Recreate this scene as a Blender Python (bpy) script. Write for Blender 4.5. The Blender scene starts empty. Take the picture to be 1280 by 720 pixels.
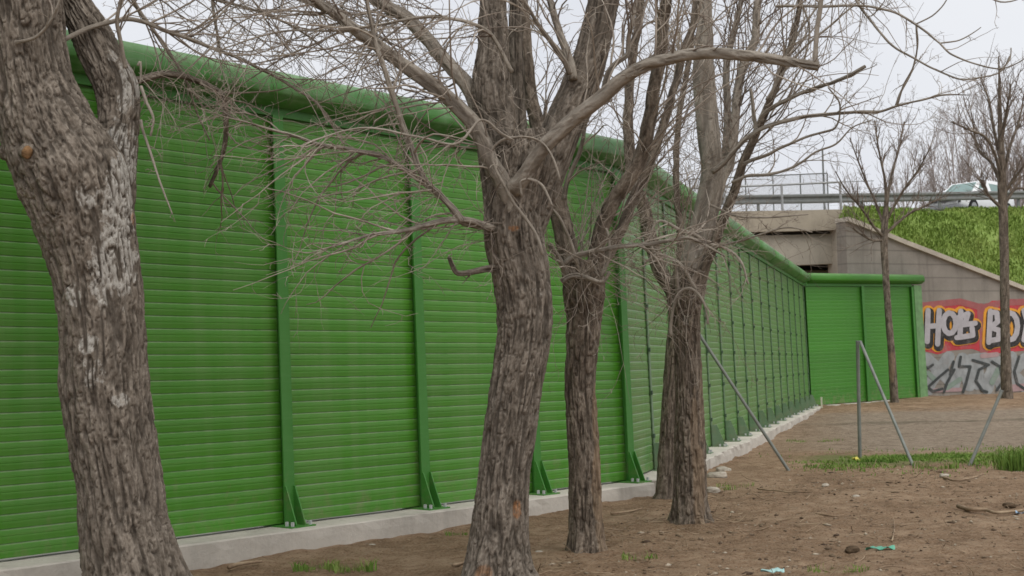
import bpy, bmesh, math, random
import numpy as np
from mathutils import Vector, Matrix
random.seed(7)
RNG = np.random.default_rng(11)
R = math.radians
scene = bpy.context.scene
COL = scene.collection

# ------------------------------------------------------------------ camera
F = 1700.0                                   # focal length in pixels of the 1280 wide photograph
PITCH = math.atan(90 / F); ROLL = 0.024
EYE = np.array([0.0, 0.0, 1.5])
_f = np.array([0, math.cos(PITCH), math.sin(PITCH)])
_r0 = np.array([1.0, 0, 0]); _u0 = np.array([0, -math.sin(PITCH), math.cos(PITCH)])
_r = math.cos(ROLL) * _r0 - math.sin(ROLL) * _u0
_u = math.sin(ROLL) * _r0 + math.cos(ROLL) * _u0
cd = bpy.data.cameras.new('camera'); cam = bpy.data.objects.new('camera', cd); COL.objects.link(cam)
cd.sensor_width = 36; cd.lens = 36 * F / 1280; cd.clip_start = 0.1; cd.clip_end = 5000
cam.matrix_world = Matrix(((_r[0], _u[0], -_f[0], EYE[0]), (_r[1], _u[1], -_f[1], EYE[1]),
                           (_r[2], _u[2], -_f[2], EYE[2]), (0, 0, 0, 1)))
cd.dof.use_dof = True; cd.dof.focus_distance = 10.5; cd.dof.aperture_fstop = 8
scene.camera = cam

# ------------------------------------------------------------------ light
SUN_EL, SUN_AZ = R(58), R(150)
w = bpy.data.worlds.new('World'); scene.world = w; w.use_nodes = True
nt = w.node_tree; nt.nodes.clear()
out = nt.nodes.new('ShaderNodeOutputWorld'); bg = nt.nodes.new('ShaderNodeBackground')
sky = nt.nodes.new('ShaderNodeTexSky'); sky.sky_type = 'NISHITA'; sky.sun_disc = False
sky.sun_elevation = SUN_EL; sky.sun_rotation = SUN_AZ; sky.dust_density = 3.0
hs = nt.nodes.new('ShaderNodeHueSaturation'); hs.inputs['Saturation'].default_value = 0.25
nt.links.new(sky.outputs[0], hs.inputs['Color'])
tc = nt.nodes.new('ShaderNodeTexCoord'); nz = nt.nodes.new('ShaderNodeTexNoise')
nz.inputs['Scale'].default_value = 2.2; nz.inputs['Detail'].default_value = 5
nt.links.new(tc.outputs['Generated'], nz.inputs['Vector'])
cr = nt.nodes.new('ShaderNodeValToRGB')                                   # the overcast layer
cr.color_ramp.elements[0].position = 0.3; cr.color_ramp.elements[0].color = (6.5, 6.7, 7.25, 1)
cr.color_ramp.elements[1].position = 0.7; cr.color_ramp.elements[1].color = (7.75, 7.9, 8.2, 1)
nt.links.new(nz.outputs['Fac'], cr.inputs['Fac'])
mx = nt.nodes.new('ShaderNodeMixRGB'); mx.inputs['Fac'].default_value = 0.85
nt.links.new(hs.outputs[0], mx.inputs[1]); nt.links.new(cr.outputs[0], mx.inputs[2])
nt.links.new(mx.outputs[0], bg.inputs['Color']); bg.inputs['Strength'].default_value = 0.105
nt.links.new(bg.outputs[0], out.inputs[0])
sd = bpy.data.lights.new('sun', 'SUN'); sd.energy = 1.5; sd.angle = R(55); sd.color = (1, 0.96, 0.9)
sun = bpy.data.objects.new('sun', sd); COL.objects.link(sun)
sdir = Vector((math.sin(SUN_AZ) * math.cos(SUN_EL), math.cos(SUN_AZ) * math.cos(SUN_EL), math.sin(SUN_EL)))
sun.rotation_euler = sdir.to_track_quat('Z', 'Y').to_euler()
vs = scene.view_settings; vs.view_transform = 'Standard'; vs.look = 'None'; vs.exposure = 0.22; vs.gamma = 1
vs.use_curve_mapping = False
scene.render.film_transparent = False
scene.cycles.filter_width = 1.6
scene.cycles.max_bounces = 6

# ------------------------------------------------------------------ helpers
def P(px, py, d):
    """the point d metres in front of the camera on the ray of a photo pixel"""
    return EYE + d * (_f + (px - 640) / F * _r + (360 - py) / F * _u)

def gz(x, y):
    """height of the dirt"""
    return np.interp(y, [0, 14, 24, 34, 38, 42], [0, 0, -.10, -.10, -.03, .06])

def G(px, py):
    """where a pixel's ray meets the dirt"""
    ray = _f + (px - 640) / F * _r + (360 - py) / F * _u
    d = (0 - EYE[2]) / ray[2]
    for _ in range(12):
        q = EYE + d * ray
        d = (float(gz(q[0], q[1])) - EYE[2]) / ray[2]
    return EYE + d * ray

def proj(v):
    q = np.asarray(v) - EYE
    d = q @ _f
    return 640 + F * (q @ _r) / d, 360 - F * (q @ _u) / d

def unit(v):
    v = np.asarray(v, float); return v / np.linalg.norm(v)

# --- numpy gradient-free value noise
def _hash(i, j, k, seed):
    n = (i * 374761393 + j * 668265263 + k * 2147483647 + seed * 1274126177) & 0xffffffff
    n = ((n ^ (n >> 13)) * 1274126177) & 0xffffffff
    n = (n ^ (n >> 16)) & 0xffffffff
    n = (n * 2246822519) & 0xffffffff
    return ((n ^ (n >> 15)) & 0xffff) / 65535.0 * 2 - 1
def noise(p, seed=0):
    p = np.asarray(p, float); i = np.floor(p).astype(np.int64); f = p - i
    u = f * f * f * (f * (f * 6 - 15) + 10)
    r = 0
    for dx in (0, 1):
        for dy in (0, 1):
            for dz in (0, 1):
                wgt = (u[..., 0] if dx else 1 - u[..., 0]) * (u[..., 1] if dy else 1 - u[..., 1]) * (u[..., 2] if dz else 1 - u[..., 2])
                r = r + wgt * _hash(i[..., 0] + dx, i[..., 1] + dy, i[..., 2] + dz, seed)
    return r
def fbm(p, oct=4, seed=0):
    a, s, r = 1.0, 0, 0
    p = np.asarray(p, float).copy()
    for o in range(oct):
        r = r + a * noise(p, seed + o); s += a; a *= .5; p = p * 2.03
    return r / s

def origin(o):
    v = np.zeros(3)
    while o is not None:
        v += np.array(o.location); o = o.parent
    return v

def mesh_obj(name, verts, faces, mat, parent=None, smooth=False, attrs=None, local=False, loc=None):
    verts = np.asarray(verts, float).reshape(-1, 3)
    if loc is not None: verts = verts - np.array(loc)
    elif parent is not None and not local: verts = verts - origin(parent)
    me = bpy.data.meshes.new(name)
    if isinstance(faces, np.ndarray):
        nf, k = faces.shape
        me.vertices.add(len(verts)); me.vertices.foreach_set('co', verts.astype(np.float32).ravel())
        me.loops.add(nf * k); me.loops.foreach_set('vertex_index', faces.astype(np.int32).ravel())
        me.polygons.add(nf)
        me.polygons.foreach_set('loop_start', np.arange(0, nf * k, k, dtype=np.int32))
        me.update(calc_edges=True)
    else:
        me.from_pydata(verts.tolist(), [], [tuple(int(i) for i in f) for f in faces])
    for n, a in (attrs or {}).items():
        a = np.asarray(a, np.float32)
        if a.ndim == 2:
            at = me.attributes.new(n, 'FLOAT_VECTOR', 'POINT'); at.data.foreach_set('vector', a.ravel())
        else:
            at = me.attributes.new(n, 'FLOAT', 'POINT'); at.data.foreach_set('value', a.ravel())
    me.validate()
    if smooth: me.polygons.foreach_set('use_smooth', np.ones(len(me.polygons), bool))
    if mat: me.materials.append(mat)
    o = bpy.data.objects.new(name, me); COL.objects.link(o)
    if loc is not None: o.location = loc
    if parent is not None: o.parent = parent
    return o

def tag(o, label=None, cat=None, group=None, kind=None):
    for k, v in (('label', label), ('category', cat), ('group', group), ('kind', kind)):
        if v: o[k] = v
    return o

def thing(name, label, cat, loc, group=None, rz=0):
    o = bpy.data.objects.new(name, None); COL.objects.link(o)
    o.empty_display_size = .2
    o.location = tuple(float(c) for c in loc); o.rotation_euler = (0, 0, rz)
    return tag(o, label, cat, group)

def copy_tree(o, parent=None):
    c = o.copy(); COL.objects.link(c); c.parent = parent
    for ch in list(o.children): copy_tree(ch, c)
    return c

class MB:
    def __init__(s): s.v = []; s.f = []
    def add(s, v, f):
        n = len(s.v); s.v += [tuple(map(float, q)) for q in v]; s.f += [tuple(i + n for i in g) for g in f]
    def box(s, c, size, ax=None, bev=0):
        """box about c; ax = three axis vectors"""
        ax = np.eye(3) if ax is None else np.asarray(ax, float)
        hx, hy, hz = [k / 2 for k in size]
        if bev:
            bm = bmesh.new(); bmesh.ops.create_cube(bm, size=1)
            for q in bm.verts: q.co = (q.co.x * size[0], q.co.y * size[1], q.co.z * size[2])
            bmesh.ops.bevel(bm, geom=list(bm.edges), offset=bev, segments=2, affect='EDGES', profile=.6)
            bm.verts.index_update()
            v = [np.array(c) + q.co.x * ax[0] + q.co.y * ax[1] + q.co.z * ax[2] for q in bm.verts]
            s.add(v, [[q.index for q in f.verts] for f in bm.faces]); bm.free(); return
        v = [np.array(c) + a * hx * ax[0] + b * hy * ax[1] + e * hz * ax[2] for a in (-1, 1) for b in (-1, 1) for e in (-1, 1)]
        s.add(v, [(0, 1, 3, 2), (4, 6, 7, 5), (0, 4, 5, 1), (2, 3, 7, 6), (0, 2, 6, 4), (1, 5, 7, 3)])
    def prism(s, poly, ext):
        """polygon of 3-D points pushed along ext"""
        n = len(poly); poly = [np.array(p, float) for p in poly]; ext = np.array(ext, float)
        s.add(poly + [p + ext for p in poly], [tuple(range(n))[::-1], tuple(range(n, 2 * n))] + [(i, (i + 1) % n, n + (i + 1) % n, n + i) for i in range(n)])
    def tube(s, pts, rad, sides=10):
        v, f, _ = tube(np.asarray(pts, float), np.broadcast_to(np.asarray(rad, float), (len(pts),)), sides)
        n = len(v) // sides
        fs = [tuple(q) for q in f]
        fs += [tuple(range(sides))[::-1], tuple(range((n - 1) * sides, n * sides))]
        s.add(v, fs)
    def build(s, name, mat, parent=None, smooth=False, local=False, loc=None):
        return mesh_obj(name, s.v, s.f, mat, parent, smooth, local=local, loc=loc)

def frames(pts):
    n = len(pts); t = np.gradient(pts, axis=0); t /= np.linalg.norm(t, axis=1)[:, None] + 1e-9
    a = np.cross(t[0], [0.31, 0.95, 0.1]); a = unit(a)
    A = np.zeros((n, 3)); A[0] = a
    for i in range(1, n):
        a = a - t[i] * (a @ t[i]); a = a / np.linalg.norm(a); A[i] = a
    return t, A, np.cross(t, A)

def grid_faces(n, m, wrap=True):
    i = np.arange(n - 1)[:, None]; j = np.arange(m if wrap else m - 1)[None, :]
    j2 = (j + 1) % m
    return np.stack([i * m + j, i * m + j2, (i + 1) * m + j2, (i + 1) * m + j], -1).reshape(-1, 4)

def tube(pts, rad, sides):
    t, A, B = frames(pts)
    th = np.linspace(0, 2 * np.pi, sides, endpoint=False)
    c, s_ = np.cos(th), np.sin(th)
    nrm = A[:, None, :] * c[None, :, None] + B[:, None, :] * s_[None, :, None]
    v = pts[:, None, :] + nrm * np.asarray(rad)[:, None, None]
    L = np.concatenate([[0], np.cumsum(np.linalg.norm(np.diff(pts, axis=0), axis=1))])
    bk = np.stack([c[None, :] * np.asarray(rad)[:, None], s_[None, :] * np.asarray(rad)[:, None], np.broadcast_to(L[:, None], (len(pts), sides))], -1)
    return v.reshape(-1, 3), grid_faces(len(pts), sides), bk.reshape(-1, 3)

def smooth_path(pts, rad, step):
    """Catmull-Rom resampling"""
    pts = np.asarray(pts, float); rad = np.asarray(rad, float)
    q = np.vstack([2 * pts[0] - pts[1], pts, 2 * pts[-1] - pts[-2]])
    op, orr = [], []
    for i in range(len(pts) - 1):
        p0, p1, p2, p3 = q[i:i + 4]
        k = max(2, int(np.linalg.norm(p2 - p1) / step))
        for t in np.arange(k) / k:
            op.append(.5 * ((2 * p1) + (-p0 + p2) * t + (2 * p0 - 5 * p1 + 4 * p2 - p3) * t * t + (-p0 + 3 * p1 - 3 * p2 + p3) * t ** 3))
            orr.append(rad[i] * (1 - t) + rad[i + 1] * t)
    op.append(pts[-1]); orr.append(rad[-1])
    return np.array(op), np.array(orr)

# ------------------------------------------------------------------ materials
class M:
    def __init__(s, name, rough=.8, spec=.3, metal=0):
        s.m = bpy.data.materials.new(name); s.m.use_nodes = True; s.t = s.m.node_tree
        s.b = s.t.nodes['Principled BSDF']
        s.b.inputs['Roughness'].default_value = rough; s.b.inputs['Metallic'].default_value = metal
        s.b.inputs['Specular IOR Level'].default_value = spec
    def n(s, typ, **kw):
        o = s.t.nodes.new('ShaderNode' + typ)
        for k, v in kw.items():
            if k in o.inputs: o.inputs[k].default_value = v
            else: setattr(o, k, v)
        return o
    def l(s, a, b): s.t.links.new(a, b)
    def coord(s, kind='Object', attr=None, scale=(1, 1, 1)):
        if attr: o = s.n('Attribute', attribute_name=attr).outputs['Vector']
        elif kind == 'World': o = s.n('NewGeometry').outputs['Position']
        else: o = s.n('TexCoord').outputs[kind]
        mp = s.n('Mapping'); mp.inputs['Scale'].default_value = scale; s.l(o, mp.inputs['Vector']); return mp.outputs[0]
    def noise(s, vec, scale, detail=4, rough=.55, dist=0):
        o = s.n('TexNoise'); o.inputs['Scale'].default_value = scale; o.inputs['Detail'].default_value = detail
        o.inputs['Roughness'].default_value = rough; o.inputs['Distortion'].default_value = dist
        s.l(vec, o.inputs['Vector']); return o.outputs['Fac']
    def voro(s, vec, scale, feature='F1', outp='Distance'):
        o = s.n('TexVoronoi'); o.feature = feature; o.inputs['Scale'].default_value = scale; s.l(vec, o.inputs['Vector']); return o.outputs[outp]
    def ramp(s, fac, stops):
        o = s.n('ValToRGB'); e = o.color_ramp.elements
        while len(e) < len(stops): e.new(.5)
        for k, (p, c) in enumerate(stops):
            e[k].position = p; e[k].color = (*c, 1) if not np.isscalar(c) else (c, c, c, 1)
        s.l(fac, o.inputs['Fac']); return o.outputs['Color']
    def mix(s, fac, a, b, mode='MIX'):
        o = s.n('MixRGB'); o.blend_type = mode
        for k, v in ((0, fac), (1, a), (2, b)):
            if hasattr(v, 'is_linked'): s.l(v, o.inputs[k])
            else: o.inputs[k].default_value = v if (k == 0) else (*v, 1)
        return o.outputs[0]
    def math(s, op, a, b=0.0):
        o = s.n('Math'); o.operation = op
        for k, v in ((0, a), (1, b)):
            if hasattr(v, 'is_linked'): s.l(v, o.inputs[k])
            else: o.inputs[k].default_value = v
        return o.outputs[0]
    def attr(s, name): return s.n('Attribute', attribute_name=name).outputs['Fac']
    def color(s, c):
        if hasattr(c, 'is_linked'): s.l(c, s.b.inputs['Base Color'])
        else: s.b.inputs['Base Color'].default_value = (*c, 1)
    def rough(s, c): s.l(c, s.b.inputs['Roughness'])
    def bump(s, h, strength=.5, dist=.01):
        o = s.n('Bump'); o.inputs['Strength'].default_value = strength; o.inputs['Distance'].default_value = dist
        s.l(h, o.inputs['Height']); s.l(o.outputs[0], s.b.inputs['Normal'])

def simple(name, c, rough=.7, spec=.3, metal=0, var=.25, scale=6, bump=.15):
    m = M(name, rough, spec, metal); v = m.coord('Object')
    f = m.noise(v, scale, 6)
    m.color(m.ramp(f, [(.25, tuple(k * (1 - var) for k in c)), (.75, tuple(min(1, k * (1 + var)) for k in c))]))
    if bump: m.bump(m.noise(v, scale * 6, 4), bump, .01)
    return m.m

def mat_green(name, base, dust_sheen, rough=.38):
    m = M(name, rough, .5); v = m.coord('World')
    tint = m.attr('tint')
    a = m.ramp(tint, [(0, tuple(k * .80 for k in base)), (1, tuple(k * 1.22 for k in base))])
    streak = m.noise(m.coord('World', scale=(6, 6, .5)), 1.0, 5, .6)
    fine = m.noise(m.coord('World', scale=(1.2, 1.2, 14)), 2.0, 4, .7)
    f = m.math('MULTIPLY', m.ramp(streak, [(.44, 0), (.75, 1)]), .30)
    c = m.mix(f, a, dust_sheen)
    g = m.math('MULTIPLY', m.ramp(fine, [(.5, 0), (.72, 1)]), .28)
    c = m.mix(g, c, dust_sheen)
    # scuffs and pale splash marks
    sc = m.ramp(m.noise(m.coord('World', scale=(3, 3, 60)), 1.6, 5, .7), [(.69, 0), (.74, 1)])
    c = m.mix(m.math('MULTIPLY', sc, .35), c, (.42, .45, .38))
    c = m.mix(m.math('MULTIPLY', m.attr('dust_sheen'), m.ramp(streak, [(.32, .2), (.58, 1)])), c, (.38, .46, .30))  # ledges and cap tops: dust, with skylight painted into the colour
    sz = m.n('SeparateXYZ'); m.l(m.n('NewGeometry').outputs['Position'], sz.inputs[0])
    mud = m.math('SUBTRACT', m.noise(m.coord('World', scale=(1, 1, .8)), 7, 6, .75), m.math('MULTIPLY', sz.outputs[2], .28))
    c = m.mix(m.math('MULTIPLY', m.ramp(mud, [(.42, 0), (.6, 1)]), .38), c, (.25, .20, .12))
    m.color(c)
    m.rough(m.ramp(streak, [(.3, rough - .06), (.8, rough + .2)]))
    m.bump(m.noise(m.coord('World', scale=(1, 1, 1.0)), 3.0, 2), .12, .02)
    return m.m
GREEN = mat_green('green_paint', (.066, .240, .017), (.18, .30, .10))
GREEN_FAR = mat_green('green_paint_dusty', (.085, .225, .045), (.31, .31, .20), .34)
GREEN_END = mat_green('green_paint_deep', (.046, .205, .014), (.09, .24, .05), .5)
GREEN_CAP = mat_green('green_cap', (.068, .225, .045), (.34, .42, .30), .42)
GREEN_POST = mat_green('green_post', (.060, .27, .032), (.11, .29, .08), .45)

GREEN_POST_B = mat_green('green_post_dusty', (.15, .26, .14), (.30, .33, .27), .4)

def mat_bark(name, dark, mid, light, lich=(.44, .42, .38), fs=1.0):
    m = M(name, .92, .15)
    v = m.coord(attr='bk', scale=(1, 1, .24)); v2 = m.coord(attr='bk', scale=(1, 1, .55))
    n1 = m.noise(v, 26 * fs, 8, .62, .4); n2 = m.noise(v2, 70 * fs, 5, .6); n3 = m.noise(m.coord(attr='bk', scale=(1, 1, .6)), 5, 4)
    gr = m.attr('groove')
    f = m.math('ADD', m.math('MULTIPLY', n1, .62), m.math('MULTIPLY', n2, .38))
    c = m.ramp(f, [(.33, dark), (.49, mid), (.66, light)])
    c = m.mix(m.ramp(n3, [(.35, 0), (.7, .45)]), c, tuple(k * .62 for k in mid))
    c = m.mix(m.math('MULTIPLY', gr, .62), c, tuple(k * .62 for k in dark))
    lm = m.ramp(m.math('ADD', m.math('MULTIPLY', m.noise(m.coord(attr='bk', scale=(1, 1, .8)), 22, 6, .7), .75), m.math('MULTIPLY', m.attr('lich'), .5)), [(.635, 0), (.71, 1)])
    lm = m.math('MULTIPLY', lm, m.ramp(gr, [(.25, 1), (.65, 0)]))
    lm = m.math('MULTIPLY', lm, m.ramp(n2, [(.36, .25), (.47, 1)]))
    c = m.mix(m.math('MULTIPLY', lm, .85), c, lich)
    sc = m.attr('scar')
    woodn = m.ramp(m.noise(m.coord(attr='bk', scale=(1, 1, .1)), 60, 4), [(.3, (.15, .10, .065)), (.7, (.36, .27, .18))])
    c = m.mix(m.math('MULTIPLY', m.math('MULTIPLY', sc, m.ramp(n1, [(.32, .35), (.52, 1)])), .9), c, woodn)
    orn = m.attr('orange')
    c = m.mix(m.math('MULTIPLY', m.math('MULTIPLY', orn, m.ramp(n2, [(.35, .2), (.55, 1)])), .75), c, (.36, .15, .045))
    m.color(c)
    m.bump(m.math('ADD', f, m.math('MULTIPLY', gr, -.6)), 1.0, .02)
    return m.m
BARK = mat_bark('bark', (.042, .034, .027), (.205, .172, .138), (.395, .345, .288))
BARK_B = mat_bark('bark_brown', (.042, .033, .025), (.195, .157, .122), (.40, .34, .27))
BARK_S = mat_bark('bark_smooth', (.17, .145, .118), (.33, .29, .24), (.46, .415, .355), fs=.6)

def mat_twig(name, a, b, c3):
    m = M(name, .8, .2); v = m.coord('World')
    f = m.noise(v, 3.0, 5, .7)
    m.color(m.ramp(f, [(.32, a), (.5, b), (.68, c3)]))
    return m.m
TWIG = mat_twig('twig_bark', (.145, .112, .092), (.31, .262, .215), (.48, .43, .36))
TWIG_D = mat_twig('twig_bark_dark', (.09, .068, .055), (.20, .158, .128), (.32, .265, .21))
TWIG_FAR = mat_twig('twig_bark_far', (.24, .205, .19), (.31, .275, .26), (.40, .365, .345))  # far poplars: distance haze put into the paler bark colour

def mat_concrete(name, base, stain=.5, boards=False):
    m = M(name, .9, .2); v = m.coord('World')
    f = m.noise(v, 1.2, 8, .65); g = m.noise(v, 18, 6, .7); s_ = m.noise(m.coord('World', scale=(2.2, 2.2, .25)), 1.0, 6, .65)
    c = m.ramp(f, [(.25, tuple(k * .78 for k in base)), (.75, tuple(k * 1.15 for k in base))])
    c = m.mix(m.math('MULTIPLY', m.ramp(s_, [(.5, 0), (.72, 1)]), stain), c, tuple(k * .42 for k in base))
    c = m.mix(m.math('MULTIPLY', m.ramp(g, [(.55, 0), (.75, 1)]), .3), c, tuple(k * .55 for k in base))
    h = g
    if boards:
        wv = m.n('TexWave', wave_type='BANDS', bands_direction='Z'); wv.inputs['Scale'].default_value = .75; wv.inputs['Distortion'].default_value = .3
        m.l(v, wv.inputs['Vector'])
        ln = m.ramp(wv.outputs['Fac'], [(.0, 1), (.06, 0)])
        c = m.mix(m.math('MULTIPLY', ln, .45), c, tuple(k * .4 for k in base))
    m.color(c); m.bump(h, .5, .02); return m.m
CONC = mat_concrete('kerb_concrete', (.56, .52, .455), .42)
CONC_DARK = mat_concrete('weathered_concrete', (.30, .272, .235), .55, True)
CONC_BRIDGE = mat_concrete('bridge_concrete', (.42, .365, .285), .4)
CONC_PALE = mat_concrete('pale_concrete', (.52, .47, .39), .3)
GALV = simple('galvanised_steel', (.36, .37, .37), .5, .5, .35, .2, 9)
GALV_D = simple('dull_steel', (.20, .21, .20), .55, .4, .3, .2, 9)
STEEL_POST = simple('old_fence_pole', (.20, .21, .19), .6, .4, .2, .25, 5)
ASPH = simple('asphalt', (.055, .055, .057), .9, .2, 0, .2, 4)
LINE = simple('road_paint', (.7, .7, .68), .8, .3, 0, .1, 8)
DARKVOID = simple('shaded_concrete', (.07, .065, .06), .95, .1)  # deck underside and back wall: underpass darkness put into the colour
CLAMP = simple('dark_green_clamp', (.06, .10, .065), .6)
POST_B = None
BOLT = simple('zinc_bolt', (.55, .56, .56), .4, .5, .4, .1)
WHITE_P = simple('white_plastic', (.75, .77, .78), .5, .4, 0, .08)

def mat_ground():
    m = M('dirt', .97, .12); v = m.coord('World')
    sep = m.n('SeparateXYZ'); m.l(m.n('NewGeometry').outputs['Position'], sep.inputs[0]); X, Y = sep.outputs[0], sep.outputs[1]
    n1 = m.noise(v, .9, 8, .68); n2 = m.noise(v, 6.5, 8, .7); n3 = m.noise(v, 45, 5, .7)
    c = m.ramp(m.math('ADD', m.math('MULTIPLY', n1, .5), m.math('MULTIPLY', n2, .5)),
               [(.37, (.155, .092, .052)), (.5, (.305, .198, .120)), (.61, (.45, .32, .21))])
    c = m.mix(m.ramp(n3, [(.46, 0), (.66, .75)]), c, (.36, .275, .19))
    c = m.mix(m.ramp(n3, [(.32, .8), (.46, 0)]), c, (.06, .038, .024))
    # stones and dry chips lying in the dirt
    ch = m.voro(v, 16); chc = m.n('TexVoronoi'); chc.inputs['Scale'].default_value = 16; m.l(v, chc.inputs['Vector'])
    sx = m.n('SeparateColor'); m.l(chc.outputs['Color'], sx.inputs[0])
    on = m.math('MULTIPLY', m.math('GREATER_THAN', sx.outputs[0], .86), m.math('LESS_THAN', ch, .22))
    c = m.mix(m.math('MULTIPLY', on, .6), c, (.36, .30, .23))
    # gravel lane
    yy = m.math('ADD', Y, m.math('MULTIPLY', m.math('SUBTRACT', m.noise(v, .35, 4), .5), 5.0))
    lane = m.math('MULTIPLY', m.ramp(m.math('DIVIDE', yy, 60), [(20.3 / 60, 0), (22 / 60, 1), (34.5 / 60, 1), (37 / 60, 0)]),
                  m.ramp(m.math('DIVIDE', m.math('SUBTRACT', m.math('ADD', X, m.math('MULTIPLY', n1, 2)), m.math('MULTIPLY', Y, .2)), 10), [(.02, 0), (.25, 1)]))
    gv = m.ramp(m.math('ADD', m.math('MULTIPLY', n2, .5), m.math('MULTIPLY', n3, .5)), [(.38, (.17, .128, .092)), (.5, (.29, .235, .178)), (.62, (.42, .35, .275))])
    c = m.mix(m.math('MULTIPLY', lane, .85), c, gv)
    ww = m.math('ADD', Y, m.math('MULTIPLY', m.math('SUBTRACT', m.noise(v, .8, 4), .5), 1.6))
    rut = m.math('MULTIPLY', m.ramp(m.math('DIVIDE', ww, 60), [(29.6 / 60, 0), (30.3 / 60, 1), (31.0 / 60, 0)]), lane)
    c = m.mix(m.math('MULTIPLY', rut, .55), c, (.075, .07, .045))
    sod = m.math('MULTIPLY', m.ramp(m.math('DIVIDE', m.math('ADD', Y, m.math('MULTIPLY', m.math('SUBTRACT', m.noise(v, 1.1, 4), .5), 1.8)), 60), [(18.2 / 60, 0), (18.8 / 60, 1), (20.3 / 60, 1), (21.0 / 60, 0)]), m.ramp(m.math('DIVIDE', X, 10), [(.40, 0), (.46, 1)]))
    c = m.mix(m.math('MULTIPLY', sod, .75), c, (.15, .19, .06))
    # thin green film of weeds here and there
    wd = m.ramp(m.noise(v, 1.4, 6, .75), [(.63, 0), (.73, 1)])
    c = m.mix(m.math('MULTIPLY', wd, .25), c, (.075, .10, .03))
    m.color(c)
    h = m.math('ADD', m.math('MULTIPLY', n2, 1.0), m.math('ADD', m.math('MULTIPLY', n3, .45), m.math('MULTIPLY', on, .25)))
    m.bump(h, 1.0, .07)
    return m.m
DIRT = mat_ground()

def mat_grass(name, stops, scale=1.3):
    m = M(name, .75, .2); f = m.noise(m.coord('World'), scale, 5, .7)
    m.color(m.ramp(f, stops)); m.b.inputs['Subsurface Weight'].default_value = 0
    return m.m
GRASS = mat_grass('grass_blades', [(.3, (.085, .16, .028)), (.5, (.15, .25, .045)), (.7, (.30, .32, .11))])
GRASS_B = mat_grass('embankment_blades', [(.3, (.17, .25, .05)), (.48, (.215, .31, .065)), (.66, (.27, .34, .09)), (.85, (.36, .33, .17))], .45)
GRASS_SOIL = mat_grass('embankment_turf', [(.3, (.16, .24, .05)), (.55, (.21, .29, .07)), (.8, (.28, .27, .12))], .6)

# ------------------------------------------------------------------ ground: one sheet to the horizon
def spaced(segs, far):
    a = np.concatenate([np.arange(s, e, st) for s, e, st in segs])
    hi = a[-1] + np.cumsum(np.geomspace(.5, far / 4, 22)); lo = a[0] - np.cumsum(np.geomspace(.5, far / 4, 22))
    return np.concatenate([lo[::-1], a, hi])
xs = spaced([(-4, 6, .05), (6, 12, .09), (12, 24, .2)], 1500)
ys = spaced([(7.5, 15, .05), (15, 22, .08), (22, 46, .2)], 1500)
gx, gy = np.meshgrid(xs, ys)
pp = np.stack([gx, gy, np.zeros_like(gx)], -1)
near = np.clip(1 - (np.abs(gy - 20) - 25) / 20, 0, 1)
h = gz(gx, gy) + near * (.030 * fbm(pp * 1.1, 4, 3) + .022 * fbm(pp * 5, 3, 9) + .014 * np.maximum(0, fbm(pp * 12, 2, 21)))
for tx, ty in [P(165, 756, 8.6)[:2], P(622, 727, 9.2)[:2], P(733, 690, 10.5)[:2], P(862, 655, 12.1)[:2], P(833, 617, 14.3)[:2]]:
    h = h + .022 * np.exp(-(((gx - tx) ** 2 + (gy - ty) ** 2) ** .5 / .38) ** 2)
ground = mesh_obj('ground', np.stack([gx, gy, h], -1).reshape(-1, 3), grid_faces(len(ys), len(xs), False), DIRT, smooth=True)
tag(ground, 'bare brown dirt ground with a pale gravel lane', kind='structure')

# ------------------------------------------------------------------ noise barrier
H_PANEL, H_CAP = 3.40, 3.53
LEAN = .025
def run(p0, p1):
    U = p1 - p0; L = np.linalg.norm(U[:2]); u = np.array([U[0], U[1], 0]) / L
    n = np.array([u[1], -u[0], 0])                # towards the camera side
    return u, n, L
Zv = np.array([0, 0, 1.0])
class Run:
    """a straight stretch of barrier: local (s along, n out, z up from the kerb)"""
    def __init__(s, p0, p1): s.p0, s.p1 = p0, p1; s.u, s.n, s.L = run(p0, p1)
    def at(s, a, n, z):
        return s.p0 + (s.p1 - s.p0) * (a / s.L) + s.n * (n - LEAN * z) + Zv * z
def rib_profile():
    pr = []; z = .02; p = .1
    while z < H_PANEL - .05:
        pr += [(z, .003), (z + .0025, .0095), (z + .036, .0125), (z + .047, .0122), (z + .050, .0092), (z + .053, .0118), (z + .066, .0120), (z + .087, .0095), (z + .0985, .0031)]
        z += p
    pr += [(z, -.010), (H_PANEL, -.010)]
    return pr
RIB = rib_profile()
def panel_mesh(r, a, b, flat=1.0):
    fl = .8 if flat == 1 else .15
    v, tint, dust_sheen = [], [], []
    ph = random.random()
    for zi, (z, n) in enumerate(RIB):
        k = int(z / .5)
        tv = (math.sin(k * 12.9898 + ph * 78.2 + r.p0[0]) * 43758.5) % 1.0
        for s in (a, b): v.append(r.at(s, n * flat, z)); tint.append(.2 + .4 * tv + .25 * ((math.sin(int(z * 10 + .01) * 4.77 + ph * 9.1) * 9631.7) % 1.0)); dust_sheen.append(fl if n == .0031 else 0)  # upward ledges: bright lit line painted in along with the dust
    m = len(RIB)
    f = [(2 * i, 2 * i + 1, 2 * i + 3, 2 * i + 2) for i in range(m - 1)]
    k = len(v)
    for z in (RIB[0][0], RIB[-1][0]):
        for s in (a, b): v.append(r.at(s, -.10, z)); tint.append(.5); dust_sheen.append(0)
    f += [(k, k + 2, k + 3, k + 1), (0, k, k + 1, 1), (2 * m - 2, 2 * m - 1, k + 3, k + 2)]
    return v, f, tint, dust_sheen
def build_panel(r, a, b, mat, parent, flat=1.0):
    v, f, t, du = panel_mesh(r, a, b, flat)
    return mesh_obj('panel', v, f, mat, parent, attrs={'tint': t, 'dust_sheen': du})
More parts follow.
